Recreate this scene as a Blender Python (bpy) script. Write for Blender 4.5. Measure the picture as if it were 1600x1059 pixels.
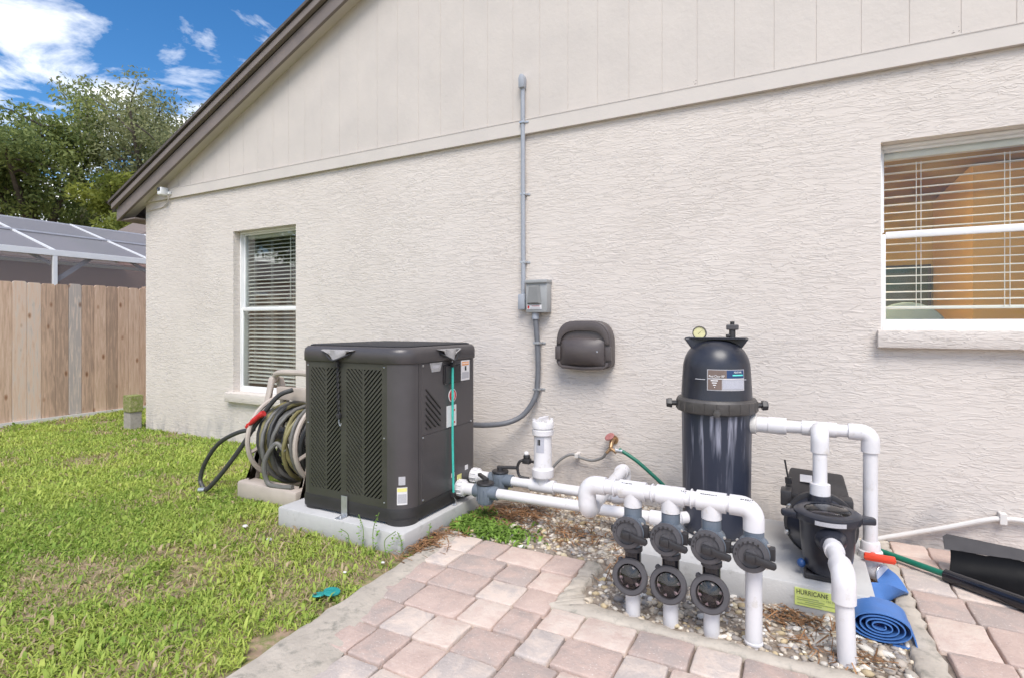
import bpy, bmesh, math, random
import numpy as np
from mathutils import Vector, Matrix
random.seed(7); rng = np.random.default_rng(11)
S = bpy.context.scene
for o in list(bpy.data.objects): bpy.data.objects.remove(o)
C = S.collection
R = math.radians

# ------------------------------------------------------------------ camera
cam = bpy.data.cameras.new('camera'); camo = bpy.data.objects.new('camera', cam); C.objects.link(camo)
cam.sensor_width = 36; cam.lens = 19.17; cam.shift_y = -23.5/1600; cam.clip_start = .05; cam.clip_end = 1500
camo.location = (0, -3.6776, 1.2); camo.rotation_euler = (R(90), 0, R(27.84))
S.camera = camo
# ------------------------------------------------------------------ sky and sun
SUN_EL, SUN_AZ = 55, 152           # azimuth clockwise from +Y
wd = bpy.data.worlds.new('World'); S.world = wd; wd.use_nodes = True
nt = wd.node_tree; nt.nodes.clear()
def wn(t, **k):
    n = nt.nodes.new(t)
    for a, b in k.items(): setattr(n, a, b)
    return n
sky = wn('ShaderNodeTexSky', sky_type='NISHITA'); sky.sun_disc = False
sky.sun_elevation = R(SUN_EL); sky.sun_rotation = R(SUN_AZ); sky.air_density = 1.0; sky.dust_density = .1; sky.ozone_density = 4.5
bg1 = wn('ShaderNodeBackground'); bg1.inputs[1].default_value = .095
bg2 = wn('ShaderNodeBackground'); bg2.inputs[0].default_value = (1, .99, .98, 1); bg2.inputs[1].default_value = 1.0
tc = wn('ShaderNodeTexCoord'); sp = wn('ShaderNodeSeparateXYZ'); mx = wn('ShaderNodeMath', operation='MAXIMUM'); mx.inputs[1].default_value = .0
ad = wn('ShaderNodeMath', operation='ADD'); ad.inputs[1].default_value = .16
dv = wn('ShaderNodeVectorMath', operation='DIVIDE'); cb = wn('ShaderNodeCombineXYZ')
L = nt.links.new
L(tc.outputs['Generated'], sp.inputs[0]); L(sp.outputs[2], mx.inputs[0]); L(mx.outputs[0], ad.inputs[0])
for i in range(3): L(ad.outputs[0], cb.inputs[i])
L(tc.outputs['Generated'], dv.inputs[0]); L(cb.outputs[0], dv.inputs[1])
mp = wn('ShaderNodeMapping'); mp.inputs[1].default_value = (1.2, 2.044, 0); mp.inputs[3].default_value = (1.0, 1.0, .35); L(dv.outputs[0], mp.inputs[0])
ns = wn('ShaderNodeTexNoise'); ns.inputs['Scale'].default_value = 2.7; ns.inputs['Detail'].default_value = 9; ns.inputs['Roughness'].default_value = .58; ns.inputs['Distortion'].default_value = .35
L(mp.outputs[0], ns.inputs[0])
rp = wn('ShaderNodeValToRGB'); rp.color_ramp.elements[0].position = .50; rp.color_ramp.elements[1].position = .66; 
lo1 = wn('ShaderNodeMath', operation='SUBTRACT'); lo1.inputs[0].default_value = 1; L(mx.outputs[0], lo1.inputs[1])
lo2 = wn('ShaderNodeMath', operation='POWER'); L(lo1.outputs[0], lo2.inputs[0]); lo2.inputs[1].default_value = 5.0
lo3 = wn('ShaderNodeMath', operation='MULTIPLY_ADD'); L(lo2.outputs[0], lo3.inputs[0]); lo3.inputs[1].default_value = .22; L(ns.outputs[0], lo3.inputs[2])
L(lo3.outputs[0], rp.inputs[0])
ms = wn('ShaderNodeMixShader'); L(rp.outputs[0], ms.inputs[0]); hs = wn('ShaderNodeHueSaturation'); hs.inputs['Saturation'].default_value = 1.25; L(sky.outputs[0], hs.inputs['Color']); L(hs.outputs[0], bg1.inputs[0]); L(bg1.outputs[0], ms.inputs[1]); L(bg2.outputs[0], ms.inputs[2])
wo = wn('ShaderNodeOutputWorld'); L(ms.outputs[0], wo.inputs[0])
sl = bpy.data.lights.new('sun', 'SUN'); sl.energy = 2.3; sl.angle = R(32); sl.color = (1, .945, .87)
so = bpy.data.objects.new('sun', sl); C.objects.link(so)
sd = Vector((math.sin(R(SUN_AZ))*math.cos(R(SUN_EL)), math.cos(R(SUN_AZ))*math.cos(R(SUN_EL)), math.sin(R(SUN_EL))))
so.rotation_euler = sd.to_track_quat('Z', 'Y').to_euler(); so.location = (3, -3, 9)
S.view_settings.view_transform = 'Standard'; S.view_settings.look = 'None'; S.view_settings.gamma = 1; S.view_settings.exposure = .82
S.view_settings.use_curve_mapping = False

# ------------------------------------------------------------------ helpers
WL = {}
def wloc(o): return WL.get(o.name, Vector((0, 0, 0)))
def tag(o, label=None, cat=None, group=None, kind=None):
    if label: o['label'] = label
    if cat: o['category'] = cat
    if group: o['group'] = group
    if kind: o['kind'] = kind
    return o
def thing(name, label, cat, loc, group=None):
    o = bpy.data.objects.new(name, None); o.empty_display_size = .1; C.objects.link(o)
    o.location = loc; WL[o.name] = Vector(loc)
    return tag(o, label, cat, group)
def link(name, me, parent=None, loc=(0, 0, 0)):
    o = bpy.data.objects.new(name, me); C.objects.link(o)
    if parent is not None: o.parent = parent
    o.location = Vector(loc)-(wloc(parent) if parent is not None else Vector((0, 0, 0)))
    WL[o.name] = Vector(loc)
    return o
def frame(d):
    d = Vector(d).normalized(); u = Vector((0, 0, 1)) if abs(d.z) < .9 else Vector((1, 0, 0))
    a = d.cross(u).normalized(); return d, a, d.cross(a).normalized()
def smoothpath(pts, k=6):
    pts = [Vector(p) for p in pts]; out = []
    P = [pts[0]*2-pts[1]]+pts+[pts[-1]*2-pts[-2]]
    for i in range(1, len(P)-2):
        a, b, c, d = P[i-1:i+3]
        for j in range(k):
            t = j/k
            out.append(.5*((2*b)+(c-a)*t+(2*a-5*b+4*c-d)*t*t+(3*b-a-3*c+d)*t**3))
    out.append(pts[-1]); return out
class M:
    def __init__(s): s.v = []; s.f = []
    def add(s, vs, fs):
        n = len(s.v); s.v += [tuple(p) for p in vs]; s.f += [tuple(i+n for i in f) for f in fs]; return s
    def box(s, x0, x1, y0, y1, z0, z1):
        return s.add([(x0,y0,z0),(x1,y0,z0),(x1,y1,z0),(x0,y1,z0),(x0,y0,z1),(x1,y0,z1),(x1,y1,z1),(x0,y1,z1)],
            [(0,3,2,1),(4,5,6,7),(0,1,5,4),(1,2,6,5),(2,3,7,6),(3,0,4,7)])
    def cyl(s, p0, p1, r0, r1=None, n=20):
        r1 = r0 if r1 is None else r1
        return s.tube([p0, p1], [r0, r1], n)
    def tube(s, path, r, n=12, caps=True):
        path = [Vector(p) for p in path]; m = len(path); rs = r if isinstance(r, (list, tuple)) else [r]*m
        d, a, b = frame(path[1]-path[0]); base = len(s.v); vs = []; fs = []
        for i, p in enumerate(path):
            t = (path[min(i+1, m-1)]-path[max(i-1, 0)]).normalized()
            a = (a-t*a.dot(t)).normalized(); b = t.cross(a)
            for k in range(n):
                q = 2*math.pi*k/n; vs.append(p+(a*math.cos(q)+b*math.sin(q))*rs[i])
        for i in range(m-1):
            for k in range(n):
                k2 = (k+1) % n; fs.append((i*n+k, i*n+k2, (i+1)*n+k2, (i+1)*n+k))
        if caps: fs.append(tuple(range(n-1, -1, -1))); fs.append(tuple(range((m-1)*n, m*n)))
        return s.add(vs, fs)
    def lathe(s, prof, o, ax=(0, 0, 1), n=28, caps=True):
        d, a, b = frame(ax); o = Vector(o); vs = []; fs = []; m = len(prof)
        for r, h in prof:
            for k in range(n):
                q = 2*math.pi*k/n; vs.append(o+d*h+(a*math.cos(q)+b*math.sin(q))*r)
        for i in range(m-1):
            for k in range(n):
                k2 = (k+1) % n; fs.append((i*n+k, i*n+k2, (i+1)*n+k2, (i+1)*n+k))
        if caps: fs.append(tuple(range(n-1, -1, -1))); fs.append(tuple(range((m-1)*n, m*n)))
        return s.add(vs, fs)
    def prism(s, poly, axis, d0, d1):
        n = len(poly)
        def pt(p, d): return {'y': (p[0], d, p[1]), 'x': (d, p[0], p[1]), 'z': (p[0], p[1], d)}[axis]
        return s.add([pt(p, d0) for p in poly]+[pt(p, d1) for p in poly],
            [tuple(range(n)), tuple(range(2*n-1, n-1, -1))]+[(i, i+n, (i+1) % n+n, (i+1) % n) for i in range(n)])
    def ico(s, c, sc, sub=1, jit=0):
        bm = bmesh.new(); bmesh.ops.create_icosphere(bm, subdivisions=sub, radius=1)
        for v in bm.verts: v.co = Vector((v.co[i]*sc[i]*(1+random.uniform(-jit, jit)) for i in range(3)))+Vector(c)
        bm.verts.index_update(); s.add([v.co for v in bm.verts], [[v.index for v in f.verts] for f in bm.faces]); bm.free(); return s
    def mesh(s, name, mat, piv, smooth=35, bevel=0, seg=2):
        me = bpy.data.meshes.new(name)
        me.from_pydata([(p[0]-piv[0], p[1]-piv[1], p[2]-piv[2]) for p in s.v], [], s.f)
        bm = bmesh.new(); bm.from_mesh(me); bmesh.ops.recalc_face_normals(bm, faces=bm.faces)
        if bevel:
            ed = [e for e in bm.edges if len(e.link_faces) == 2 and e.calc_face_angle(0) > R(40)]
            bmesh.ops.bevel(bm, geom=ed, offset=bevel, segments=seg, affect='EDGES', clamp_overlap=True, profile=.5)
        bm.to_mesh(me); bm.free()
        for m_ in (mat if isinstance(mat, (list, tuple)) else [mat]): me.materials.append(m_)
        if smooth: me.shade_smooth(); me.set_sharp_from_angle(angle=R(smooth))
        return me
    def build(s, name, mat, parent=None, smooth=35, bevel=0, seg=2, base=False):
        a = np.array(s.v); lo, hi = a.min(0), a.max(0); piv = (lo+hi)/2
        if base or parent is None: piv[2] = lo[2]
        return link(name, s.mesh(name, mat, piv, smooth, bevel, seg), parent, piv)
def bx(*a): return M().box(*a)
def text(name, s, size, mat, parent, loc, rot, align='CENTER'):
    cu = bpy.data.curves.new('t', 'FONT'); cu.body = s; cu.size = size; cu.align_x = align; cu.align_y = 'CENTER'; cu.extrude = .0004
    t = bpy.data.objects.new('t', cu); me = bpy.data.meshes.new_from_object(t); bpy.data.objects.remove(t)
    me.materials.clear(); me.materials.append(mat)
    o = link(name, me, parent, loc); o.rotation_euler = rot; return o

# ------------------------------------------------------------------ materials
def nodes(name):
    m = bpy.data.materials.new(name); m.use_nodes = True; t = m.node_tree; return m, t, t.nodes['Principled BSDF'], t.nodes.new, t.links.new
def ramp(N, cols):
    r = N('ShaderNodeValToRGB'); e = r.color_ramp.elements
    while len(e) < len(cols): e.new(.5)
    for x, (p, c) in zip(e, cols): x.position = p; x.color = (*c, 1)
    return r
def pm(name, col, rough=.5, var=.12, vs=6, bump=0, bs=80, metal=0, spec=.5, coat=0, stretch=(1, 1, 1), dirt=None, dpos=.62, trans=0):
    m, t, b, N, K = nodes(name)
    g = N('ShaderNodeNewGeometry'); mpn = N('ShaderNodeMapping'); mpn.inputs[3].default_value = stretch; K(g.outputs['Position'], mpn.inputs[0])
    n = N('ShaderNodeTexNoise'); n.inputs['Scale'].default_value = vs; n.inputs['Detail'].default_value = 6; n.inputs['Roughness'].default_value = .6; K(mpn.outputs[0], n.inputs[0])
    c = np.array(col); r = ramp(N, [(.3, tuple(c*(1-var))), (.7, tuple(np.minimum(c*(1+var), 1)))]); K(n.outputs[0], r.inputs[0]); out = r.outputs[0]
    if dirt is not None:
        n2 = N('ShaderNodeTexNoise'); n2.inputs['Scale'].default_value = vs*1.7; n2.inputs['Detail'].default_value = 9; n2.inputs['Roughness'].default_value = .7; K(mpn.outputs[0], n2.inputs[0])
        r2 = ramp(N, [(dpos-.06, (0, 0, 0)), (dpos+.08, (1, 1, 1))]); K(n2.outputs[0], r2.inputs[0])
        mxx = N('ShaderNodeMix'); mxx.data_type = 'RGBA'; K(r2.outputs[0], mxx.inputs[0]); K(out, mxx.inputs[6]); mxx.inputs[7].default_value = (*dirt, 1); out = mxx.outputs[2]
    K(out, b.inputs['Base Color'])
    rr = ramp(N, [(.3, (rough*.85,)*3), (.7, (min(rough*1.15, 1),)*3)]); K(n.outputs[0], rr.inputs[0]); K(rr.outputs[0], b.inputs['Roughness'])
    b.inputs['Metallic'].default_value = metal; b.inputs['Specular IOR Level'].default_value = spec; b.inputs['Coat Weight'].default_value = coat
    if bump:
        nb = N('ShaderNodeTexNoise'); nb.inputs['Scale'].default_value = bs; nb.inputs['Detail'].default_value = 4; K(g.outputs['Position'], nb.inputs[0])
        bp = N('ShaderNodeBump'); bp.inputs['Strength'].default_value = bump; bp.inputs['Distance'].default_value = .004; K(nb.outputs[0], bp.inputs['Height']); K(bp.outputs[0], b.inputs['Normal'])
    return m
def stucco():
    m, t, b, N, K = nodes('stucco_paint')
    g = N('ShaderNodeNewGeometry')
    def nz(st, sc, det, dist=0, ro=.5):
        mpn = N('ShaderNodeMapping'); mpn.inputs[3].default_value = st; K(g.outputs['Position'], mpn.inputs[0])
        n = N('ShaderNodeTexNoise'); n.inputs['Scale'].default_value = sc; n.inputs['Detail'].default_value = det; n.inputs['Distortion'].default_value = dist; n.inputs['Roughness'].default_value = ro
        K(mpn.outputs[0], n.inputs[0]); return n.outputs[0]
    def mth(op, a, bb):
        q = N('ShaderNodeMath'); q.operation = op
        for i, x in enumerate((a, bb)):
            if isinstance(x, (int, float)): q.inputs[i].default_value = x
            else: K(x, q.inputs[i])
        return q.outputs[0]
    # trowel strokes: ridged, stretched sideways, bent by a slow noise
    a = nz((.19, .19, 1), 45, 3, 1.15, .5); c = nz((.45, .45, 1), 80, 3, .6)
    ridge = mth('SUBTRACT', 1.0, mth('MULTIPLY', mth('ABSOLUTE', mth('SUBTRACT', a, .5), 0), 15.0)); ridge = mth('MAXIMUM', ridge, 0)
    step = ramp(N, [(.485, (0, 0, 0)), (.515, (1, 1, 1))]); K(a, step.inputs[0])
    hgt = mth('ADD', mth('MULTIPLY', ridge, .7), mth('MULTIPLY', step.outputs[0], .4)); hgt = mth('ADD', hgt, mth('MULTIPLY', c, .55))
    amp = nz((1, 1, 1), 2.2, 3); am = ramp(N, [(.3, (.45,)*3), (.6, (1,)*3)]); K(amp, am.inputs[0]); hgt = mth('MULTIPLY', hgt, am.outputs[0])
    bp = N('ShaderNodeBump'); bp.inputs['Strength'].default_value = .72; bp.inputs['Distance'].default_value = .0036; K(hgt, bp.inputs['Height']); K(bp.outputs[0], b.inputs['Normal'])
    big = nz((1, 1, 1), 1.3, 6, 0, .6); cr = ramp(N, [(.3, (.64, .577, .525)), (.7, (.695, .632, .58))]); K(big, cr.inputs[0])
    # splash stains just above the ground
    sx = N('ShaderNodeSeparateXYZ'); K(g.outputs['Position'], sx.inputs[0]); st = nz((1, 1, .6), 5, 7, .4, .65)
    low = ramp(N, [(.0, (1,)*3), (1, (0,)*3)]); K(mth('DIVIDE', sx.outputs[2], .34), low.inputs[0])
    f = mth('MULTIPLY', low.outputs[0], mth('MAXIMUM', mth('MULTIPLY', mth('SUBTRACT', st, .42), 3.2), 0)); f = mth('MINIMUM', f, .5)
    mxx = N('ShaderNodeMix'); mxx.data_type = 'RGBA'; K(f, mxx.inputs[0]); K(cr.outputs[0], mxx.inputs[6]); mxx.inputs[7].default_value = (.30, .29, .30, 1)
    K(mxx.outputs[2], b.inputs['Base Color']); b.inputs['Roughness'].default_value = .75; b.inputs['Specular IOR Level'].default_value = .3
    return m
def objvar(name, cols, rough=.8, speck=None, grain=None, bump=.4, bs=90, spread=.35, knots=False):
    """colour picked per object from a ramp, with mottling inside each piece"""
    m, t, b, N, K = nodes(name)
    oi = N('ShaderNodeObjectInfo'); g = N('ShaderNodeNewGeometry'); mpn = N('ShaderNodeMapping'); K(g.outputs['Position'], mpn.inputs[0])
    cbx = N('ShaderNodeCombineXYZ'); mu = N('ShaderNodeMath'); mu.operation = 'MULTIPLY'; mu.inputs[1].default_value = 37.; K(oi.outputs['Random'], mu.inputs[0])
    for i in range(3): K(mu.outputs[0], cbx.inputs[i])
    K(cbx.outputs[0], mpn.inputs[1])
    if grain: mpn.inputs[3].default_value = grain
    n = N('ShaderNodeTexNoise'); n.inputs['Scale'].default_value = 9; n.inputs['Detail'].default_value = 6; n.inputs['Roughness'].default_value = .65; n.inputs['Distortion'].default_value = .6; K(mpn.outputs[0], n.inputs[0])
    ma = N('ShaderNodeMath'); ma.operation = 'MULTIPLY_ADD'; K(n.outputs[0], ma.inputs[0]); ma.inputs[1].default_value = spread*2.4; ma.inputs[2].default_value = -spread*1.2
    aa = N('ShaderNodeMath'); aa.operation = 'ADD'; K(oi.outputs['Random'], aa.inputs[0]); K(ma.outputs[0], aa.inputs[1])
    r = ramp(N, cols); K(aa.outputs[0], r.inputs[0]); out = r.outputs[0]
    if speck:
        n2 = N('ShaderNodeTexNoise'); n2.inputs['Scale'].default_value = 130; n2.inputs['Detail'].default_value = 2; K(g.outputs['Position'], n2.inputs[0])
        r2 = ramp(N, [(.63, (0,)*3), (.73, (1,)*3)]); K(n2.outputs[0], r2.inputs[0])
        mxx = N('ShaderNodeMix'); mxx.data_type = 'RGBA'; K(r2.outputs[0], mxx.inputs[0]); K(out, mxx.inputs[6]); mxx.inputs[7].default_value = (*speck, 1); out = mxx.outputs[2]
    if knots:
        mk = N('ShaderNodeMapping'); mk.inputs[3].default_value = (1, 7.1, 3.3); K(g.outputs['Position'], mk.inputs[0]); vo = N('ShaderNodeTexVoronoi'); vo.inputs['Scale'].default_value = 1.0; vo.inputs['Randomness'].default_value = 1; K(mk.outputs[0], vo.inputs['Vector'])
        rk = ramp(N, [(.04, (.30, .18, .11)), (.09, (.62, .47, .37)), (.16, (1, 1, 1))]); K(vo.outputs['Distance'], rk.inputs[0]); mk2 = N('ShaderNodeMix'); mk2.data_type = 'RGBA'; mk2.blend_type = 'MULTIPLY'; mk2.inputs[0].default_value = .85; K(out, mk2.inputs[6]); K(rk.outputs[0], mk2.inputs[7]); out = mk2.outputs[2]
    K(out, b.inputs['Base Color']); b.inputs['Roughness'].default_value = rough; b.inputs['Specular IOR Level'].default_value = .3
    nb = N('ShaderNodeTexNoise'); nb.inputs['Scale'].default_value = bs; nb.inputs['Detail'].default_value = 5; nb.inputs['Roughness'].default_value = .7; K(mpn.outputs[0] if grain else g.outputs['Position'], nb.inputs[0])
    bp = N('ShaderNodeBump'); bp.inputs['Strength'].default_value = bump; bp.inputs['Distance'].default_value = .004; K(nb.outputs[0], bp.inputs['Height']); K(bp.outputs[0], b.inputs['Normal'])
    return m
def vcol(name, rough=.6, transl=.0):
    m, t, b, N, K = nodes(name)
    a = N('ShaderNodeVertexColor'); a.layer_name = 'col'; K(a.outputs[0], b.inputs['Base Color']); b.inputs['Roughness'].default_value = rough; b.inputs['Specular IOR Level'].default_value = .25
    if transl:
        tr = N('ShaderNodeBsdfTranslucent'); K(a.outputs[0], tr.inputs[0]); mxs = N('ShaderNodeMixShader'); mxs.inputs[0].default_value = transl
        o = t.nodes['Material Output']; K(b.outputs[0], mxs.inputs[1]); K(tr.outputs[0], mxs.inputs[2]); K(mxs.outputs[0], o.inputs[0])
    return m
def glass(name, r0, tint):
    m, t, b, N, K = nodes(name); t.nodes.remove(b)
    tr = N('ShaderNodeBsdfTransparent'); tr.inputs[0].default_value = (*tint, 1); gl = N('ShaderNodeBsdfGlossy'); gl.inputs['Roughness'].default_value = .01
    lw = N('ShaderNodeLayerWeight'); lw.inputs[0].default_value = .5; pw = N('ShaderNodeMath'); pw.operation = 'POWER'; K(lw.outputs['Facing'], pw.inputs[0]); pw.inputs[1].default_value = 5
    ma = N('ShaderNodeMath'); ma.operation = 'MULTIPLY_ADD'; K(pw.outputs[0], ma.inputs[0]); ma.inputs[1].default_value = 1-r0; ma.inputs[2].default_value = r0
    mxs = N('ShaderNodeMixShader'); K(ma.outputs[0], mxs.inputs[0]); K(tr.outputs[0], mxs.inputs[1]); K(gl.outputs[0], mxs.inputs[2]); K(mxs.outputs[0], t.nodes['Material Output'].inputs[0])
    return m
def screen(name, col, op):
    m, t, b, N, K = nodes(name); b.inputs['Base Color'].default_value = (*col, 1); b.inputs['Roughness'].default_value = .7
    tr = N('ShaderNodeBsdfTransparent'); mxs = N('ShaderNodeMixShader'); mxs.inputs[0].default_value = op; K(tr.outputs[0], mxs.inputs[1]); K(b.outputs[0], mxs.inputs[2]); K(mxs.outputs[0], t.nodes['Material Output'].inputs[0])
    return m
def tankmat():
    m, t, b, N, K = nodes('filter_plastic')
    g = N('ShaderNodeNewGeometry'); mpn = N('ShaderNodeMapping'); mpn.inputs[3].default_value = (26, 26, 1.6); K(g.outputs['Position'], mpn.inputs[0])
    n = N('ShaderNodeTexNoise'); n.inputs['Scale'].default_value = 1; n.inputs['Detail'].default_value = 5; n.inputs['Roughness'].default_value = .6; n.inputs['Distortion'].default_value = .8; K(mpn.outputs[0], n.inputs[0])
    r = ramp(N, [(.56, (0,)*3), (.70, (1,)*3)]); K(n.outputs[0], r.inputs[0])
    sx = N('ShaderNodeSeparateXYZ'); K(g.outputs['Position'], sx.inputs[0]); zr = N('ShaderNodeMapRange'); zr.inputs[1].default_value = .22; zr.inputs[2].default_value = .70; K(sx.outputs[2], zr.inputs[0])
    mu = N('ShaderNodeMath'); mu.operation = 'MULTIPLY'; K(r.outputs[0], mu.inputs[0]); K(zr.outputs[0], mu.inputs[1]); m2 = N('ShaderNodeMath'); m2.operation = 'MULTIPLY'; K(mu.outputs[0], m2.inputs[0]); m2.inputs[1].default_value = .8
    mxx = N('ShaderNodeMix'); mxx.data_type = 'RGBA'; K(m2.outputs[0], mxx.inputs[0]); mxx.inputs[6].default_value = (.026, .031, .050, 1); mxx.inputs[7].default_value = (.42, .42, .5, 1)
    K(mxx.outputs[2], b.inputs['Base Color']); b.inputs['Roughness'].default_value = .38; return m
MT = dict(
 stucco=stucco(),
 siding=pm('siding_paint', (.585, .53, .482), .6, .05, 3, .45, 32),
 trim=pm('trim_paint', (.60, .547, .50), .55, .04, 4, .15, 60),
 fascia=pm('fascia_paint', (.20, .165, .15), .6, .12, 5, .2, 50),
 shingle=pm('roof_shingle', (.09, .075, .07), .9, .3, 20, .6, 60),
 white=pm('white_frame', (.80, .80, .80), .4, .04, 8),
 blind=pm('blind_slat_white', (.78, .77, .74), .45, .03, 8),
 dusk=pm('room_wall_grey', (.42, .36, .32), .8, .1, 2),
 orange=pm('room_wall_orange', (.52, .38, .07), .8, .2, 1.6),
 roomfloor=pm('room_floor', (.25, .16, .09), .5, .15, 5),
 glassL=glass('window_glass', .14, (.93, .95, .93)), glassR=glass('window_glass_clear', .035, (.96, .97, .95)),
 clear=glass('clear_lid', .06, (.72, .68, .69)),
 concrete=pm('pad_concrete', (.50, .49, .48), .8, .07, 6, .35, 120, dirt=(.36, .35, .33), dpos=.64),
 border=pm('mortar_border', (.47, .415, .35), .88, .14, 7, .8, 70, dirt=(.27, .25, .21), dpos=.58),
 sand=pm('joint_sand', (.20, .165, .14), .95, .25, 30, .6, 150),
 soil=pm('lawn_soil', (.34, .24, .165), .95, .35, 9, .8, 60, dirt=(.18, .20, .06), dpos=.5),
 bed=pm('bed_soil', (.30, .25, .205), .95, .3, 14, .9, 80, dirt=(.14, .105, .075), dpos=.55),
 pvc=pm('white_pvc', (.69, .67, .68), .36, .04, 9, spec=.45, dirt=(.54, .50, .45), dpos=.64),
 pvcold=pm('weathered_pvc', (.66, .63, .60), .5, .06, 9),
 greyv=pm('grey_cpvc', (.14, .165, .20), .42, .12, 14),
 black=pm('black_plastic', (.030, .028, .030), .45, .2, 12),
 blackg=pm('black_gloss_plastic', (.012, .012, .016), .16, .2, 9, coat=.3),
 pump=pm('pump_plastic', (.025, .027, .038), .33, .2, 10),
 dgrey=pm('dial_grey', (.075, .07, .075), .5, .15, 14),
 tank=tankmat(), clamp=pm('clamp_ring', (.075, .068, .064), .5, .2, 20, .2, 90),
 hp=pm('heater_paint', (.078, .071, .073), .36, .10, 5, .12, 220, metal=.15),
 hpd=pm('heater_base', (.026, .024, .024), .5, .2, 9), coil=pm('coil_fin', (.035, .038, .03), .6, .3, 60),
 hpl=pm('heater_louver', (.058, .057, .047), .42, .12, 5, .1, 200, metal=.15),
 cloth=pm('cover_cloth', (.030, .029, .032), .75, .2, 20, .4, 160), clothg=pm('cover_cloth_grey', (.30, .285, .28), .7, .12, 30, .4, 160),
 teal=pm('teal_bungee', (.05, .46, .38), .45, .12, 40), steel=pm('galvanised', (.55, .56, .58), .4, .1, 30, metal=.8), chrome=pm('steel_screw', (.6, .6, .6), .3, .1, 30, metal=1),
 sticker=pm('sticker_white', (.72, .70, .70), .5, .06, 60), stick2=pm('sticker_grey_print', (.45, .44, .46), .5, .15, 260), orangest=pm('sticker_orange', (.80, .30, .07), .5, .05, 50), ystick=pm('sticker_yellow', (.75, .70, .25), .5, .08, 60),
 red=pm('red_paint', (.55, .03, .03), .45, .1, 30), redv=pm('red_handle', (.75, .07, .03), .4, .08, 20),
 ink=pm('print_ink', (.03, .03, .03), .6, 0, 5), inkw=pm('print_white', (.8, .8, .8), .6, 0, 5), navy=pm('label_navy', (.02, .05, .14), .35, .1, 30), taupe=pm('label_brown', (.18, .13, .11), .45, .1, 30), aqua=pm('label_aqua', (.12, .65, .58), .4, .1, 30), table=pm('label_table', (.45, .45, .50), .45, .12, 200),
 lime=pm('pad_label', (.62, .70, .20), .6, .1, 40, dirt=(.55, .58, .34), dpos=.6), limei=pm('pad_label_print', (.30, .36, .12), .6, .1, 90),
 conduit=pm('grey_conduit', (.34, .36, .40), .5, .06, 12), cbox=pm('box_grey', (.33, .335, .335), .5, .06, 10), cboxd=pm('box_panel_grey', (.20, .20, .195), .45, .08, 10), flex=pm('flex_conduit', (.15, .155, .17), .5, .1, 20),
 brown=pm('brown_plastic', (.085, .070, .068), .42, .1, 8, .15, 200),
 brass=pm('old_brass', (.42, .27, .15), .45, .3, 60, metal=.7), green=pm('green_hose', (.008, .15, .095), .38, .12, 30), ghose=pm('grey_hose', (.24, .235, .23), .5, .12, 20),
 beige=pm('reel_beige', (.46, .395, .345), .55, .08, 10, .1, 100), hoseb=pm('black_hose', (.045, .045, .045), .48, .2, 20), hoseo=pm('olive_hose', (.20, .175, .075), .5, .3, 14), hoseg=pm('dark_grey_hose', (.14, .135, .125), .5, .2, 16),
 blue=pm('blue_vinyl', (.065, .175, .45), .42, .12, 12, .2, 90), tealcap=pm('teal_cap', (.025, .29, .27), .5, .2, 40),
 moss=pm('mossy_block', (.28, .27, .13), .9, .25, 20, .8, 90, dirt=(.16, .20, .04), dpos=.5), block=pm('grey_block', (.34, .31, .28), .9, .15, 20, .8, 90),
 pink=pm('pink_stucco', (.50, .345, .30), .8, .06, 3, .4, 60), roofn=pm('neighbour_roof', (.20, .16, .145), .9, .2, 12, .5, 40),
 alu=pm('white_aluminium', (.78, .78, .79), .4, .03, 8), alug=pm('grey_aluminium', (.50, .50, .54), .5, .05, 8), mesh=screen('insect_screen', (.25, .24, .255), .70), meshw=screen('insect_screen_wall', (.26, .24, .255), .25),
 bark=pm('bark', (.13, .105, .085), .9, .3, 12, .8, 40), leaf=vcol('tree_leaf', .55, .5), grass=vcol('grass_blade', .55, .35), pebm=objvar('pebble_stone', [(0, (.30, .27, .24)), (.35, (.50, .45, .38)), (.65, (.66, .62, .56)), (.85, (.78, .76, .73)), (1, (.50, .40, .22))], .7, None, None, .3, 120, .12),
 peb=vcol('gravel_stone', .75), straw=vcol('pine_straw', .85),
 paver=objvar('tumbled_paver', [(0, (.42, .345, .31)), (.25, (.53, .40, .345)), (.5, (.60, .46, .395)), (.75, (.68, .565, .485)), (1, (.50, .435, .40))], .85, (.66, .58, .53), None, 1.3, 60, .5),
 wood=objvar('fence_wood', [(0, (.40, .28, .21)), (.3, (.60, .41, .30)), (.6, (.72, .53, .41)), (.8, (.68, .56, .48)), (1, (.47, .41, .38))], .8, None, (5, 5, .42), .6, 14, .6, True),
 paleb=pm('pale_kick_board', (.66, .64, .62), .6, .06, 6), bluec=pm('chair_blue', (.30, .47, .62), .7, .06, 6), pict=pm('picture_dark', (.035, .06, .04), .12, .4, 5), lampm=None)

# ------------------------------------------------------------------ ground
def sheet(name, pts, z, mat, th=.0):
    m = M(); m.add([(x, y, z) for x, y in pts], [tuple(range(len(pts)))])
    o = m.build(name, mat, smooth=0); return o
g = sheet('ground', [(-300, -300), (300, -300), (300, 300), (-300, 300)], -.035, MT['soil']); tag(g, kind='structure')
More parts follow.
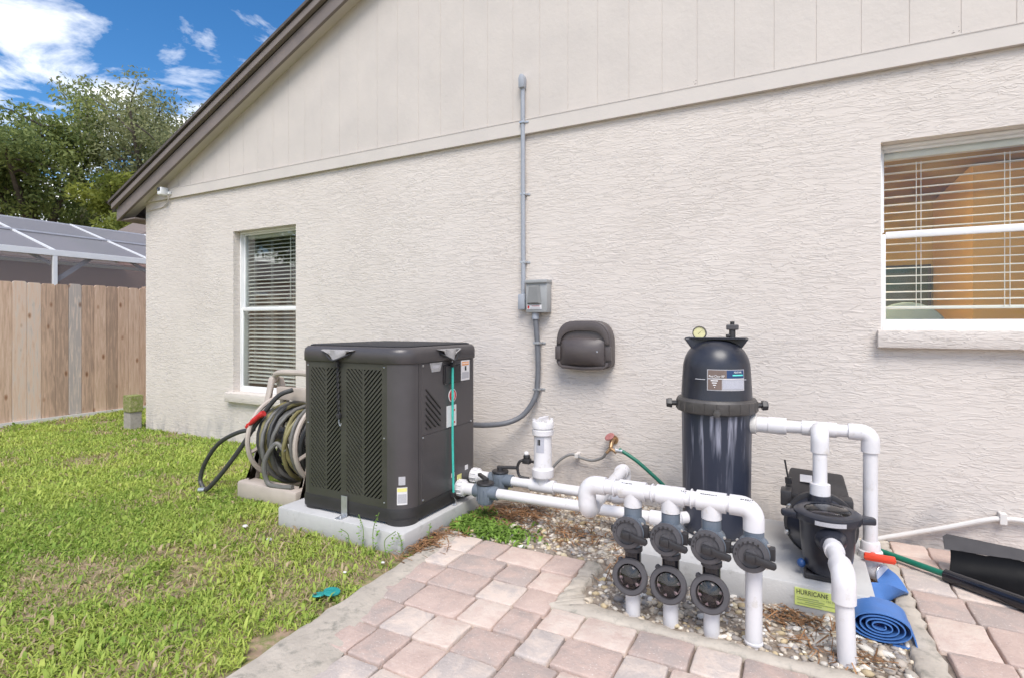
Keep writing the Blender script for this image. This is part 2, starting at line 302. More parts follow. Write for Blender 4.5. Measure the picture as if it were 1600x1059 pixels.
# gravel bed (two rectangles joined to an L)
bed = M().add([(-1.85, -1.12, -.018), (-.90, -1.12, -.018), (-.90, .0, -.018), (-1.85, .0, -.018), (-.90, -1.52, -.018), (.42, -1.52, -.018), (.42, 0, -.018), (-.90, 0, -.018)], [(0, 1, 2, 3), (4, 5, 6, 7)])
bed = M().add([(-1.90, -1.10, -.018), (-.93, -1.10, -.018), (-.93, -1.53, -.018), (.43, -1.53, -.018), (.43, 0.02, -.018), (-1.90, 0.02, -.018)], [(0, 1, 2, 3, 4, 5)]).build('gravel_bed', MT['bed'], smooth=0); tag(bed, kind='structure')
# patio: joint sand sheet, pavers as pieces
pat = M().add([(-1.76, -6, -.022), (4, -6, -.022), (4, 0.02, -.022), (.42, .02, -.022), (.42, -1.52, -.022), (-.94, -1.52, -.022), (-.94, -1.05, -.022), (-1.76, -1.05, -.022)], [tuple(range(8))]).build('patio', MT['sand'], smooth=0); tag(pat, kind='structure')
def paver(x0, x1, y0, y1):
    gp = .004; x0 += gp; x1 -= gp; y0 += gp; y1 -= gp; cc = .008; out = []
    cor = [(x0, y0), (x1, y0), (x1, y1), (x0, y1)]
    for i in range(4):
        a = Vector(cor[i]); b = Vector(cor[(i+1) % 4]); d = (b-a); ln = d.length; d.normalize(); nrm = Vector((d.y, -d.x))
        for t in (cc, ln*.36, ln*.66, ln-cc): out.append(a+d*t+nrm*random.uniform(-.0035, .003))
    c = Vector(((x0+x1)/2, (y0+y1)/2)); z = random.uniform(-.002, .004); n = len(out); vs = []; fs = []; tx, ty = random.uniform(-.012, .012), random.uniform(-.012, .012)
    for sc, dz in ((0, -.04), (0, -.005), (.003, -.0016), (.008, 0)):
        for p in out:
            q = p+(c-p).normalized()*sc; vs.append((q.x, q.y, z+dz+(q.x-c.x)*tx+(q.y-c.y)*ty))
    for l in range(3):
        for i in range(n): j = (i+1) % n; fs.append((l*n+i, l*n+j, (l+1)*n+j, (l+1)*n+i))
    fs.append(tuple(range(3*n, 4*n)))
    return M().add(vs, fs).build('paver', MT['paver'], pat, smooth=50)
rowsA = [(-1.055, -1.255, [-1.735, -1.56, -1.385, -1.13, -.955]), (-1.255, -1.44, [-1.715, -1.555, -1.295, -1.115, -.945]), (-1.44, -1.625, [-1.70, -1.54, -1.28, -1.09, -.935]),
 (-1.625, -1.82, [-1.685, -1.52, -1.25, -1.08, -.935]), (-1.82, -2.01, [-1.645, -1.49, -1.33, -1.155, -.935]), (-2.01, -2.20, [-1.60, -1.475, -1.31, -1.14, -.935]), (-2.20, -2.39, [-1.47, -1.30, -1.05, -.88])]
for y1, y0, xs in rowsA:
    for a, b in zip(xs, xs[1:]): paver(a, b, y0, y1)
def row(y0, y1, xs, x1):
    while xs[-1] < x1: xs.append(xs[-1]+random.choice((.165, .17, .25, .25, .21)))
    for a, b in zip(xs, xs[1:]): paver(a, b, y0, y1)
row(-1.725, -1.545, [-.93, -.775, -.56, -.345], 1.6); row(-1.92, -1.725, [-.93, -.79, -.565, -.40, -.15], 1.6); row(-2.11, -1.92, [-.93, -.74, -.57, -.32], 1.6); row(-2.20, -2.11, [-.93, -.77], 1.6)
row(-2.39, -2.20, [-.88, -.71], 1.6)
for k in range(4): row(-2.58-.19*k, -2.39-.19*k, [-1.43-random.uniform(0, .03)], 1.2)
for y0, y1, xs in [(-.225, -.03, [.43, .60, .80, 1.0, 1.25, 1.5]), (-.40, -.225, [.425, .61, .85, 1.05, 1.3, 1.5]), (-.645, -.40, [.43, .615, .83, 1.08, 1.33]), (-.87, -.645, [.44, .632, .90, 1.1, 1.35]), (-1.155, -.87, [.45, .65, .92, 1.17, 1.4]), (-1.36, -1.155, [.475, .665, .93, 1.2, 1.4]), (-1.545, -1.36, [.47, .672, .9, 1.15, 1.4])]:
    for a, b in zip(xs, xs[1:]): paver(a, b, y0, y1)
def border(name, outer, inner, z, label):
    """smeared mortar edging between two polylines"""
    m = M(); n = 40
    def samp(pl, t):
        t *= len(pl)-1; i = min(int(t), len(pl)-2); f = t-i; return Vector(pl[i])*(1-f)+Vector(pl[i+1])*f
    vs = []
    for i in range(n+1):
        a = samp(outer, i/n)+Vector((random.uniform(-.008, .008), random.uniform(-.008, .008))); b = samp(inner, i/n)+Vector((random.uniform(-.01, .01), random.uniform(-.01, .01))); c = (a+b)/2; zz = z+random.uniform(-.003, .004)
        vs += [(a.x, a.y, -.04), (a.x, a.y, zz-.012), ((a*.8+c*.2).x, (a*.8+c*.2).y, zz-.002), (c.x, c.y, zz), ((b*.8+c*.2).x, (b*.8+c*.2).y, zz-.002), (b.x, b.y, zz-.010), (b.x, b.y, -.04)]
    fs = [(i*7+k, i*7+k+1, i*7+k+8, i*7+k+7) for i in range(n) for k in range(6)]
    o = m.add(vs, fs).build(name, MT['border'], smooth=60); tag(o, kind='structure'); return o
border('mortar_edging', [(-1.80, -1.04), (-1.79, -1.4), (-1.785, -1.75), (-1.76, -2.1), (-1.74, -2.45), (-1.78, -3.2), (-1.8, -4.5)], [(-1.715, -1.04), (-1.68, -1.4), (-1.64, -1.75), (-1.51, -2.13), (-1.37, -2.42), (-1.38, -3.2), (-1.42, -4.5)], .002, '')
border('mortar_edging', [(-.955, -1.06), (-.945, -1.25), (-.94, -1.48), (-.93, -1.545)], [(-.865, -1.06), (-.87, -1.2), (-.86, -1.38), (-.80, -1.46)], .008, '')
border('mortar_edging', [(-.95, -1.55), (-.5, -1.545), (0, -1.545), (.48, -1.545)], [(-.86, -1.44), (-.5, -1.475), (0, -1.475), (.40, -1.48)], .006, '')
border('mortar_edging', [(.355, -1.46), (.365, -1.0), (.36, -.6), (.37, -.25), (.38, -.02)], [(.465, -1.50), (.445, -1.0), (.435, -.6), (.425, -.25), (.425, -.02)], .006, '')

# ------------------------------------------------------------------ numpy meshes: grass, gravel, leaves
def npmesh(name, V, F, cols, mat, k):
    """V (n*k,3), quads/tris of k verts per item listed in F (local), cols per item"""
    n = len(V)//k; me = bpy.data.meshes.new(name); F = [np.array(f) for f in F]
    me.vertices.add(len(V)); me.vertices.foreach_set('co', V.astype(np.float32).ravel())
    loops = []; tot = []
    base = (np.arange(n)*k)[:, None]
    per = np.concatenate(F)[None, :]+base; me.loops.add(per.size); me.loops.foreach_set('vertex_index', per.ravel().astype(np.int32))
    ln = np.array([len(f) for f in F]); st = np.concatenate([[0], np.cumsum(ln)[:-1]]); total = ln.sum()
    starts = (st[None, :]+(np.arange(n)*total)[:, None]).ravel(); me.polygons.add(len(starts)); me.polygons.foreach_set('loop_start', starts.astype(np.int32))
    at = me.color_attributes.new('col', 'FLOAT_COLOR', 'POINT'); cc = np.ones((len(V), 4), np.float32); cc[:, :3] = np.repeat(cols, k, 0); at.data.foreach_set('color', cc.ravel())
    me.materials.append(mat); me.update(calc_edges=True); me.validate(); me.shade_smooth(); return me
def vnoise(x, y, s, seed):
    r = np.random.default_rng(seed); G = r.random((64, 64)); xs = x*s; ys = y*s; xi = np.floor(xs).astype(int); yi = np.floor(ys).astype(int); fx = xs-xi; fy = ys-yi; fx = fx*fx*(3-2*fx); fy = fy*fy*(3-2*fy)
    g_ = lambda a, b: G[a % 64, b % 64]
    return (g_(xi, yi)*(1-fx)+g_(xi+1, yi)*fx)*(1-fy)+(g_(xi, yi+1)*(1-fx)+g_(xi+1, yi+1)*fx)*fy
def blades(x, y, ln, wd, lean, cols, z0=-.035):
    n = len(x); az = rng.random(n)*2*np.pi; d = np.stack([np.cos(az), np.sin(az)], 1); p = np.stack([-d[:, 1], d[:, 0]], 1); V = np.zeros((n, 7, 3))
    for i, (t, w) in enumerate(((0, .8), (.4, 1), (.75, .75))):
        h = ln*(t*np.cos(lean*t)); r = ln*(t*np.sin(lean*t*1.1))
        for j, s in enumerate((-1, 1)):
            V[:, i*2+j, 0] = x+d[:, 0]*r+p[:, 0]*wd*w*s*.5; V[:, i*2+j, 1] = y+d[:, 1]*r+p[:, 1]*wd*w*s*.5; V[:, i*2+j, 2] = z0+h
    V[:, 6, 0] = x+d[:, 0]*ln*np.sin(lean*1.15); V[:, 6, 1] = y+d[:, 1]*ln*np.sin(lean*1.15); V[:, 6, 2] = z0+ln*np.cos(lean*1.1)*.95
    V[:, :, 2] = np.maximum(V[:, :, 2], z0+.002)
    return V.reshape(-1, 3)
def lawn(n, xr, yr, lnr, wdr):
    x = rng.uniform(*xr, n); y = rng.uniform(*yr, n)
    d1 = vnoise(x+40, y+40, 1.7, 1)*.6+vnoise(x+40, y+40, 5.1, 2)*.4; d2 = vnoise(x+40, y+40, 2.6, 5)*.55+vnoise(x+40, y+40, 7.3, 6)*.45
    edge = -1.80+.05*np.sin(y*9)+.04*np.sin(y*23)
    bare = np.clip((d2-.59)*6, 0, .70); bare = np.maximum(bare, np.clip((x+2.6)/.9, 0, .42)*(y < -1.3))
    pad = (x > -2.86) & (x < -1.84) & (y > -1.40) & (y < -.44); inbed = (x > -1.86) & (y > -1.13); reel = (x > -3.55) & (x < -2.9) & (y > -1.12) & (y < -.55)
    k = (x < edge) & ~pad & ~inbed & (rng.random(n) > bare) & ~reel & ~((x > -2.9) & (y > -.45)) & ((y < -.012) | (x < -6.86))
    x, y, d1, d2 = x[k], y[k], d1[k], d2[k]; n = len(x)
    ln = rng.uniform(*lnr, n)*(.65+.7*d1); wd_ = rng.uniform(*wdr, n); lean = rng.uniform(.35, 1.45, n)
    c0 = np.array([.235, .36, .06]); c1 = np.array([.56, .63, .145]); c2 = np.array([.56, .44, .27])
    t = np.clip(d1*.9+rng.normal(0, .22, n), 0, 1)[:, None]; cols = c0*(1-t)+c1*t
    dry = (rng.random(n) < np.clip((d2-.49)*1.8, .03, .38))[:, None]; cols = np.where(dry, c2*rng.uniform(.6, 1.1, (n, 1)), cols)
    return blades(x, y, ln, wd_, lean, cols), cols
V1, c1 = lawn(190000, (-5.0, -1.72), (-3.7, 0), (.016, .048), (.003, .0075)); V2, c2 = lawn(90000, (-9, -4.6), (-3.8, 0.9), (.028, .06), (.006, .012)); V3, c3 = lawn(9000, (-5, -1.7), (-3.7, 0), (.03, .07), (.010, .018))
V4, c4 = lawn(26000, (-14, -8.4), (-5, 1.5), (.05, .09), (.012, .02)); V5, c5 = lawn(26000, (-8.4, -1.8), (-6.5, -3.7), (.04, .09), (.008, .015))
go = link('grass', npmesh('grass', np.concatenate([V1, V2, V3, V4, V5]), [(0, 1, 3, 2), (2, 3, 5, 4), (4, 5, 6)], np.concatenate([c1, c2, c3, c4, c5]), MT['grass'], 7)); tag(go, 'green patchy lawn grass spreading beside the house wall', 'grass', kind='stuff')
# low broad leaves in the gravel by the heater pad
n = 1500; x = np.concatenate([rng.normal(-1.60, .12, n//2), rng.normal(-1.78, .05, n-n//2)]); y = np.concatenate([rng.normal(-.92, .075, n//2), rng.normal(-.80, .10, n-n//2)]); k = (x > -1.86) & (y > -1.04) & (y < -.6); x, y = x[k], y[k]
cl = np.array([.20, .32, .06])*rng.uniform(.6, 1.5, (len(x), 1)); tag(link('ground_cover', npmesh('ground_cover', blades(x, y, rng.uniform(.025, .06, len(x)), rng.uniform(.010, .020, len(x)), rng.uniform(.6, 1.4, len(x)), cl, -.02), [(0, 1, 3, 2), (2, 3, 5, 4), (4, 5, 6)], cl, MT['grass'], 7)), 'low bright green weeds spreading over gravel beside the heater pad', 'weeds', kind='stuff')
# pine straw and dead leaves
def straw(xc, yc, sx, sy, n, ln=(.04, .10), z=-.012):
    x = rng.normal(xc, sx, n); y = rng.normal(yc, sy, n); az = rng.random(n)*6.28; l = rng.uniform(*ln, n); w = rng.uniform(.0012, .003, n); dx, dy = np.cos(az), np.sin(az); zz = z+rng.uniform(0, .022, n); tl = rng.normal(0, .12, n)*l
    V = np.stack([np.stack([x-dx*l/2-dy*w, y-dy*l/2+dx*w, zz], 1), np.stack([x-dx*l/2+dy*w, y-dy*l/2-dx*w, zz+.002], 1), np.stack([x+dx*l/2+dy*w, y+dy*l/2-dx*w, zz+tl], 1), np.stack([x+dx*l/2-dy*w, y+dy*l/2+dx*w, zz+tl+.002], 1)], 1)
    V[:, :, 2] = np.maximum(V[:, :, 2], -.016)
    return V.reshape(-1, 3), np.array([.26, .14, .07])*rng.uniform(.5, 1.6, (n, 1))
st = [straw(-1.62, -.62, .13, .10, 520), straw(-1.15, -.72, .2, .12, 240), straw(-.02, -1.16, .08, .03, 130, (.04, .09)), straw(.1, -1.33, .1, .06, 70), straw(-1.80, -1.22, .05, .12, 350), straw(-.72, -1.0, .06, .12, 160), straw(-1.3, -.3, .3, .1, 200), straw(.34, -.5, .03, .15, 150)]
tag(link('pine_straw', npmesh('pine_straw', np.concatenate([s[0] for s in st]), [(0, 1, 2, 3)], np.concatenate([s[1] for s in st]), MT['straw'], 4)), 'dry brown pine needles scattered over the gravel bed', 'pine straw', kind='stuff')
# gravel: small stones as one mass, the larger ones singly
def inbed(x, y): return ((x > -1.72) & (x < -.95) & (y > -1.03) & (y < -.03)) | ((x >= -.95) & (x < .37) & (y > -1.45) & (y < -.03) & ~((x > -.70) & (x < .27) & (y > -1.06) & (y < -.28)) & ~((x < -.84) & (y < -1.03)))
bmt = bmesh.new(); bmesh.ops.create_icosphere(bmt, subdivisions=1, radius=1); bmt.verts.index_update(); IV = np.array([v.co[:] for v in bmt.verts]); IF = [[v.index for v in f.verts] for f in bmt.faces]; bmt.free()
n = 15000; x = rng.uniform(-1.75, .4, n); y = rng.uniform(-1.46, -.02, n); k = inbed(x, y) & (rng.random(n) < .12+.8*vnoise(x+9, y+9, 6, 8)); x, y = x[k], y[k]; n = len(x)
sz = rng.gamma(3.2, .0023, n)+.003; sc = np.stack([sz*rng.uniform(.8, 1.5, n), sz*rng.uniform(.7, 1.1, n), sz*rng.uniform(.4, .75, n)], 1); az = rng.random(n)*6.28
P = IV[None]*sc[:, None, :]*rng.uniform(.8, 1.2, (n, 12, 1)); ca, sa = np.cos(az)[:, None], np.sin(az)[:, None]; P = np.stack([P[:, :, 0]*ca-P[:, :, 1]*sa+x[:, None], P[:, :, 0]*sa+P[:, :, 1]*ca+y[:, None], P[:, :, 2]+(-.018+sz*.25)[:, None]], 2)
pc = np.array([[.44, .38, .32], [.58, .50, .40], [.70, .64, .55], [.33, .30, .28], [.50, .40, .25]])[rng.choice(5, n, p=[.3, .25, .15, .2, .1])]*rng.uniform(.75, 1.2, (n, 1))
tag(link('gravel', npmesh('gravel', P.reshape(-1, 3), IF, pc, MT['peb'], 12), bed), kind='stuff')
pms = []
for i in range(8):
    m = M().ico((0, 0, 0), (random.uniform(1, 1.5), random.uniform(.7, 1), random.uniform(.4, .65)), 2, .09); pms.append(m.mesh('pebble', MT['pebm'], (0, 0, 0), 60))
cnt = 0
while cnt < 290:
    x, y = random.uniform(-1.7, .37), random.uniform(-1.45, -.05)
    if random.random() > (.25 if y > -.7 else 1): continue
    if not inbed(np.array([x]), np.array([y]))[0]: continue
    o = link('pebble', random.choice(pms), bed, (x, y, -.012)); s = random.choice((.008, .010, .011, .014, .018)); s = s*1.25 if x > .05 and y < -1.1 else s; o.scale = (s, s, s); o.rotation_euler = (random.uniform(-.3, .3), random.uniform(-.3, .3), random.random()*6.28); cnt += 1

# ------------------------------------------------------------------ house
XC = -6.835; XR = 8.5
house = thing('house', 'cream stucco house with siding gable and dark brown rake fascia', 'house', (0, 4.5, 0))
LW = (-5.235, -4.30, .49, 2.162); RW = (.402, 1.75, 1.163, 2.218)
xs = [XC, LW[0], LW[1], RW[0], RW[1], XR]; zs = [-.3, LW[2], RW[2], LW[3], RW[3], 2.64]
w = M()
for i in range(5):
    for j in range(5):
        if i == 1 and 1 <= j <= 2: continue
        if i == 3 and 2 <= j <= 3: continue
        w.add([(xs[i], 0, zs[j]), (xs[i+1], 0, zs[j]), (xs[i+1], 0, zs[j+1]), (xs[i], 0, zs[j+1])], [(0, 1, 2, 3)])
for a, b, c, d in (LW, RW):
    for q in ([(a, c), (a, d)], [(b, d), (b, c)], [(a, d), (b, d)], [(b, c), (a, c)]):
        w.add([(q[0][0], 0, q[0][1]), (q[1][0], 0, q[1][1]), (q[1][0], .19, q[1][1]), (q[0][0], .19, q[0][1])], [(0, 1, 2, 3)])
w.add([(XC, 0, -.3), (XC, 0, 2.64), (XC, 9, 2.64), (XC, 9, -.3)], [(0, 1, 2, 3)]); w.add([(XR, 0, -.3), (XR, 0, 2.64), (XR, 9, 2.64), (XR, 9, -.3)], [(3, 2, 1, 0)]); w.add([(XC, 9, -.3), (XR, 9, -.3), (XR, 9, 2.64), (XC, 9, 2.64)], [(3, 2, 1, 0)])
me = w.build('wall', MT['stucco'], house, smooth=0)
def ztop(x): return 2.637+.4409*(min(x, 2*.83-x)+7.196)     # upper edge of the rake
AP = .83
def zsof(x): return ztop(x)-.205
# gable: backing and single boards
M().prism([(XC, 2.63), (AP, 2.63), (AP, zsof(AP)+.05), (XC, zsof(XC)+.05)], 'y', -.0093, .06).build('gable_backing', MT['siding'], house, 0)
M().prism([(AP, 2.63), (XR, 2.63), (XR, zsof(XR)+.05), (AP, zsof(AP)+.05)], 'y', -.0093, .06).build('gable_backing', MT['siding'], house, 0)
gx = [XC]+[v for v in np.arange(.307-.2235*31, 6.0, .2235) if v > XC+.05]
for a, b in zip(gx, gx[1:]):
    a += .002; b -= .002; poly = [(a, 2.715), (b, 2.715), (b, zsof(b)+.03)]+([(AP, zsof(AP)+.03)] if a < AP < b else [])+[(a, zsof(a)+.03)]
    if zsof(a) > 2.70: M().prism(poly, 'y', -.012, -.0090).build('siding_board', MT['siding'], house, 0, .001, 1)
M().box(XC, XR, -.030, -.001, 2.617, 2.722).build('trim_band', MT['trim'], house, 0, .0015, 1); M().box(XC, XR, -.034, -.0305, 2.7225, 2.728).build('trim_lip', MT['trim'], house, 0)
for cx, cz in ((-.585, 2.735), (.755, 2.737)):
    for k in range(5):
        r_ = random.Random(k+int(cx*10)); x_, z_ = cx-.012-r_.random()*.05*(k > 1), cz+.008+r_.random()*.03*(k < 3); w_ = r_.uniform(.003, .007)
        M().prism([(x_, z_), (x_+w_, z_+.001), (x_+w_*1.2, z_+w_*.7), (x_+w_*.3, z_+w_)], 'y', -.0126, -.0118).build('paint_chip', MT['fascia'], house, 0)
# roof, rake boards, soffit
RX0 = -7.196
for sgn in (1, -1):
    mr = lambda x: x if sgn == 1 else 2*AP-x
    xa, xb = mr(RX0), mr(AP); za, zb = ztop(RX0), ztop(AP)
    M().prism([(xa-.03*sgn, za+.012), (xb, zb+.025), (xb, zb-.005), (xa-.03*sgn, za-.02)], 'y', -.215, 9.2).build('roof_slope', MT['shingle'], house, 0)
    M().prism([(xa, za-.022), (xb, zb-.006), (xb, zb-.085), (xa, za-.085)], 'y', -.195, -.151).build('rake_trim', MT['fascia'], house, 0, .003, 1)
    M().prism([(xa+.03*sgn, za-.08), (xb, zb-.087), (xb, zb-.235), (xa+.03*sgn, za-.222)], 'y', -.15, -.12).build('rake_fascia', MT['fascia'], house, 0, .003, 1)
    M().prism([(xa+.03*sgn, za-.19), (xb, zb-.205), (xb, zb-.19), (xa+.03*sgn, za-.175)], 'y', -.119, .011).build('rake_soffit', MT['trim'], house, 0)
    xe = mr(XC)
    M().box(min(xa+.03*sgn, xe), max(xa+.03*sgn, xe), -.118, 9.0, za-.215, za-.20).build('eave_soffit', MT['fascia'], house, 0)
    M().box(min(xa, xa+.028*sgn), max(xa, xa+.028*sgn), -.118, 9.1, za-.205, za-.03).build('eave_fascia', MT['fascia'], house, 0)
# windows
def window(o, yg, mid, gm):
    a, b, c, d = o; t = .016
    f = M(); f.box(a+.001, a+t, yg-.04, yg+.05, c, d).box(b-t, b-.001, yg-.04, yg+.05, c, d).box(a+t, b-t, yg-.04, yg+.05, d-t, d-.001).box(a+t, b-t, yg-.04, yg+.05, c+.001, c+.03)
    W_ = f.build('window', MT['white'], house, 30, .003)
    # lower sash in front, upper sash behind
    s = M().box(a+t, a+t+.017, yg-.03, yg-.005, c+.03, mid).box(b-t-.017, b-t, yg-.03, yg-.005, c+.03, mid).box(a+t+.017, b-t-.017, yg-.03, yg-.005, c+.03, c+.062).box(a+t+.017, b-t-.017, yg-.032, yg-.003, mid-.026, mid+.012); s.build('lower_sash', MT['white'], W_, 30, .003)
    s = M().box(a+t, a+t+.012, yg, yg+.025, mid+.012, d-t).box(b-t-.012, b-t, yg, yg+.025, mid+.012, d-t).box(a+t+.012, b-t-.012, yg, yg+.025, d-t-.016, d-t); s.build('upper_sash', MT['white'], W_, 30, .003)
    bx(a+t+.016, b-t-.016, yg-.020, yg-.016, c+.061, mid-.025).build('pane', gm, W_, 0); bx(a+t+.011, b-t-.011, yg+.010, yg+.014, mid+.012, d-t-.015).build('pane', gm, W_, 0)
    bx(a-.07 if a < 0 else a-.02, b+.05, -.055, .075, c-.095, c+.002).build('sill', MT['stucco'], W_, 30, .008)
    return W_
window(LW, .115, 1.36, MT['glassL']); window(RW, .115, 1.712, MT['glassR'])
def blind(o, y, label, pitch, tilt):
    a, b, c, d = o; a += .03; b -= .03; t = thing('window_blind', label, 'blind', ((a+b)/2, y, c))
    bx(a, b, y-.022, y+.022, d-.066, d-.0175).build('headrail', MT['blind'], t, 30, .003); zt = d-.095; n = int((zt-c-.09)/pitch); hw = .023
    prof = [(-hw, -.0025), (-hw*.4, .001), (hw*.4, .001), (hw, -.0025), (hw, -.005), (hw*.4, -.0018), (-hw*.4, -.0018), (-hw, -.005)]; cs, sn = math.cos(tilt), math.sin(tilt)
    me = M().prism([(p*cs-q*sn, p*sn+q*cs) for p, q in prof], 'x', -(b-a)/2, (b-a)/2).mesh('slat', MT['blind'], (0, 0, 0), 30)
    for i in range(n): link('slat', me, t, ((a+b)/2, y, zt-i*pitch)).rotation_euler = (random.uniform(-.05, .05), random.uniform(-.0016, .0016), 0)
    bx(a, b, y-.02, y+.02, zt-n*pitch-.012, zt-n*pitch+.006).build('bottom_rail', MT['blind'], t, 30, .003)
    for fx in (.12, .42, .76) if b-a > 1 else (.12, .42, .8):
        for dx in (0, .022): M().cyl((a+(b-a)*fx+dx, y-.024, zt), (a+(b-a)*fx+dx, y-.024, zt-n*pitch), .0018, n=6).build('cord', MT['blind'], t, 0)
    M().cyl((a+(b-a)*.755, y-.03, zt+.01), (a+(b-a)*.755, y-.03, zt-.62), .005, n=8).build('tilt_wand', MT['blind'], t)
blind(LW, .175, 'white slatted blind behind the narrow window left of the heat pump', .040, .42); blind(RW, .175, 'white slatted blind in the window above the pool pump', .046, .08)
# rooms behind the windows
def room(x0, x1, y0, y1, z1, mw, name):
    r = M(); v = [(x0, y0, 0), (x1, y0, 0), (x1, y1, 0), (x0, y1, 0), (x0, y0, z1), (x1, y0, z1), (x1, y1, z1), (x0, y1, z1)]
    r.add(v, [(4, 5, 6, 7), (1, 2, 6, 5), (2, 3, 7, 6), (3, 0, 4, 7)]); r.build('room_wall', mw, house, 0); M().add([(x0, y0, .0), (x1, y0, 0), (x1, y1, 0), (x0, y1, 0)], [(0, 1, 2, 3)]).build('room_floor', MT['roomfloor'], house, 0)
room(-6.6, -3.2, .20, 3.4, 2.45, MT['dusk'], 'l'); room(-1.6, 3.2, .20, 3.2, 2.45, MT['orange'], 'r')
# what shows of the right-hand room
bx(1.19, 1.95, 1.75, 3.19, 0, 2.44).build('room_partition', pm('room_partition_paint', (.62, .41, .12), .8, .06, 2), house, 0)
t = thing('picture', 'dark framed picture on the orange room wall behind right window', 'picture', (.84, 3.19, 1.28)); bx(.52, 1.17, 3.15, 3.19, 1.28, 1.80).build('picture_frame', MT['black'], t, 0, .006); bx(.55, 1.14, 3.143, 3.152, 1.31, 1.77).build('canvas', MT['pict'], t, 0)
ch = thing('armchair', 'pale blue rounded chair back low inside the right window', 'chair', (.66, 1.0, 0)); arc = [(.66+.25*math.cos(q), 1.10+.25*math.sin(q)) for q in np.linspace(0, math.pi, 16)]
M().prism([(.91, .40), *arc, (.41, .40)], 'y', .95, 1.07).build('backrest', MT['bluec'], ch, 40, .02); M().box(.42, .90, 1.075, 1.55, .28, .45).build('seat', MT['bluec'], ch, 40, .03)
for lx in (.46, .86):
    for ly in (1.0, 1.5): M().cyl((lx, ly, 0), (lx, ly, .29), .018, .024, 10).build('leg', MT['black'], ch)
lm = bpy.data.materials.new('lamp_glow'); lm.use_nodes = True; lb = lm.node_tree.nodes['Principled BSDF']; lb.inputs['Emission Color'].default_value = (1, .72, .38, 1); lb.inputs['Emission Strength'].default_value = 70; lb.inputs['Base Color'].default_value = (.8, .75, .6, 1)
lt = thing('ceiling_lamp', 'warm round ceiling lamp lighting the room behind right window', 'lamp', (-.40, .75, 2.45)); M().lathe([(.02, 0), (.20, -.01), (.19, -.06), (.11, -.10), (.01, -.115)], (-.40, .75, 2.44)).build('lamp_shade', lm, lt); M().lathe([(.06, 0), (.215, -.001), (.215, -.02), (.20, -.022)], (-.40, .75, 2.448)).build('lamp_base', MT['brass'], lt)

# ------------------------------------------------------------------ fence, screen cage, neighbour house, trees
fx = -8.45; fence = thing('wooden_fence', 'tall weathered wooden privacy fence of upright boards beyond the lawn', 'fence', (fx, 0, 0)); y = -7.0
bms = []
while y < 5:
    wdt = random.uniform(.135, .148); z1 = 1.715+random.uniform(-.008, .008); m = M(); c = .018
    m.prism([(y, -.02), (y+wdt-.004, -.02), (y+wdt-.004, z1-c), (y+wdt-.004-c, z1), (y+c, z1), (y, z1-c)], 'x', fx+random.uniform(-.004, .004), fx+.018); o = m.build('board', MT['wood'], fence, 0, .002, 1); y += wdt
for py_ in np.arange(-6.4, 5, 2.42): bx(fx-.10, fx-.012, py_, py_+.09, -.03, 1.74).build('post', MT['wood'], fence, 0, .004, 1)
for z in (.3, .95, 1.55): bx(fx-.05, fx-.012, -7, 5, z, z+.085).build('rail', MT['wood'], fence, 0)
bx(fx+.022, fx+.045, -7, 5, -.03, .018).build('kick_board', MT['paleb'], fence, 0)
# pool cage
cage = thing('pool_screen_enclosure', 'white framed pool screen cage with grey mesh roof behind fence', 'enclosure', (-12, 1.5, 0)); ex, ez, ux, uz = -10.5, 2.33, -13.4, 3.24; Y0, Y1 = -2.3, 6.4
ys_ = np.arange(.6-2*1.45, Y1+.1, 1.45)
bx(ex-.03, ex+.03, Y0, ys_[-1], ez-.05, ez+.045).build('eave_beam', MT['alu'], cage, 0, .004); bx(ux-.03, ux+.03, Y0, ys_[-1], uz-.04, uz+.02).build('ridge_beam', MT['alug'], cage, 0); bx(ux+.05, ux+.13, Y0, ys_[-1], 2.40, 2.46).build('gutter_beam', MT['alu'], cage, 0, .004)
for i, yy in enumerate(ys_):
    bx(ex-.028, ex+.028, yy-.03, yy+.03, -.03, ez-.05).build('post', MT['alu'], cage, 0, .003)
    M().prism([(ex, ez+.01), (ux, uz-.01), (ux, uz+.03), (ex, ez+.05)], 'y', yy-.018, yy+.018).build('rafter', MT['alu'], cage, 0)
    if i % 1 == 0:
        M().prism([(yy+.02, ez-.42), (yy+.48, ez-.04), (yy+.58, ez-.04), (yy+.02, ez-.51)], 'x', ex-.12, ex-.08).build('brace', MT['alug'], cage, 0); M().prism([(yy-.02, ez-.14), (yy-.20, ez-.04), (yy-.30, ez-.04), (yy-.02, ez-.20)], 'x', ex-.12, ex-.08).build('brace', MT['alug'], cage, 0)
for a, b in zip(ys_, ys_[1:]):
    M().prism([(ex, ez+.022), (ux, uz+.004), (ux, uz+.007), (ex, ez+.025)], 'y', a+.019, b-.019).build('roof_screen', MT['mesh'], cage, 0)
    bx(ex-.003, ex, a+.031, b-.031, .2, ez-.051).build('wall_screen', MT['meshw'], cage, 0)
xm = (ex+ux)/2; bx(xm-.02, xm+.02, Y0, ys_[-1], (ez+uz)/2+.03, (ez+uz)/2+.055).build('purlin', MT['alug'], cage, 0)
nb = thing('neighbour_house', 'pink stucco neighbour house with brown roof beyond the screen cage', 'house', (-17, -2, 0)); nx = -13.75
bx(nx-5, nx, -14, 6.8, -.1, 2.55).build('wall', MT['pink'], nb, 0)
M().prism([(nx+.12, 2.50), (nx-2.5, 3.32), (nx-5.3, 2.5), (nx-5.3, 2.44), (nx-2.5, 3.26), (nx+.12, 2.44)], 'y', -14.4, 3.2).build('roof', MT['roofn'], nb, 0)
M().prism([(3.85, 2.551), (6.7, 2.551), (6.7, 3.67), (5.5, 4.52), (3.85, 3.35)], 'x', nx-1.5, nx-.01).build('gable_wall', MT['pink'], nb, 0)
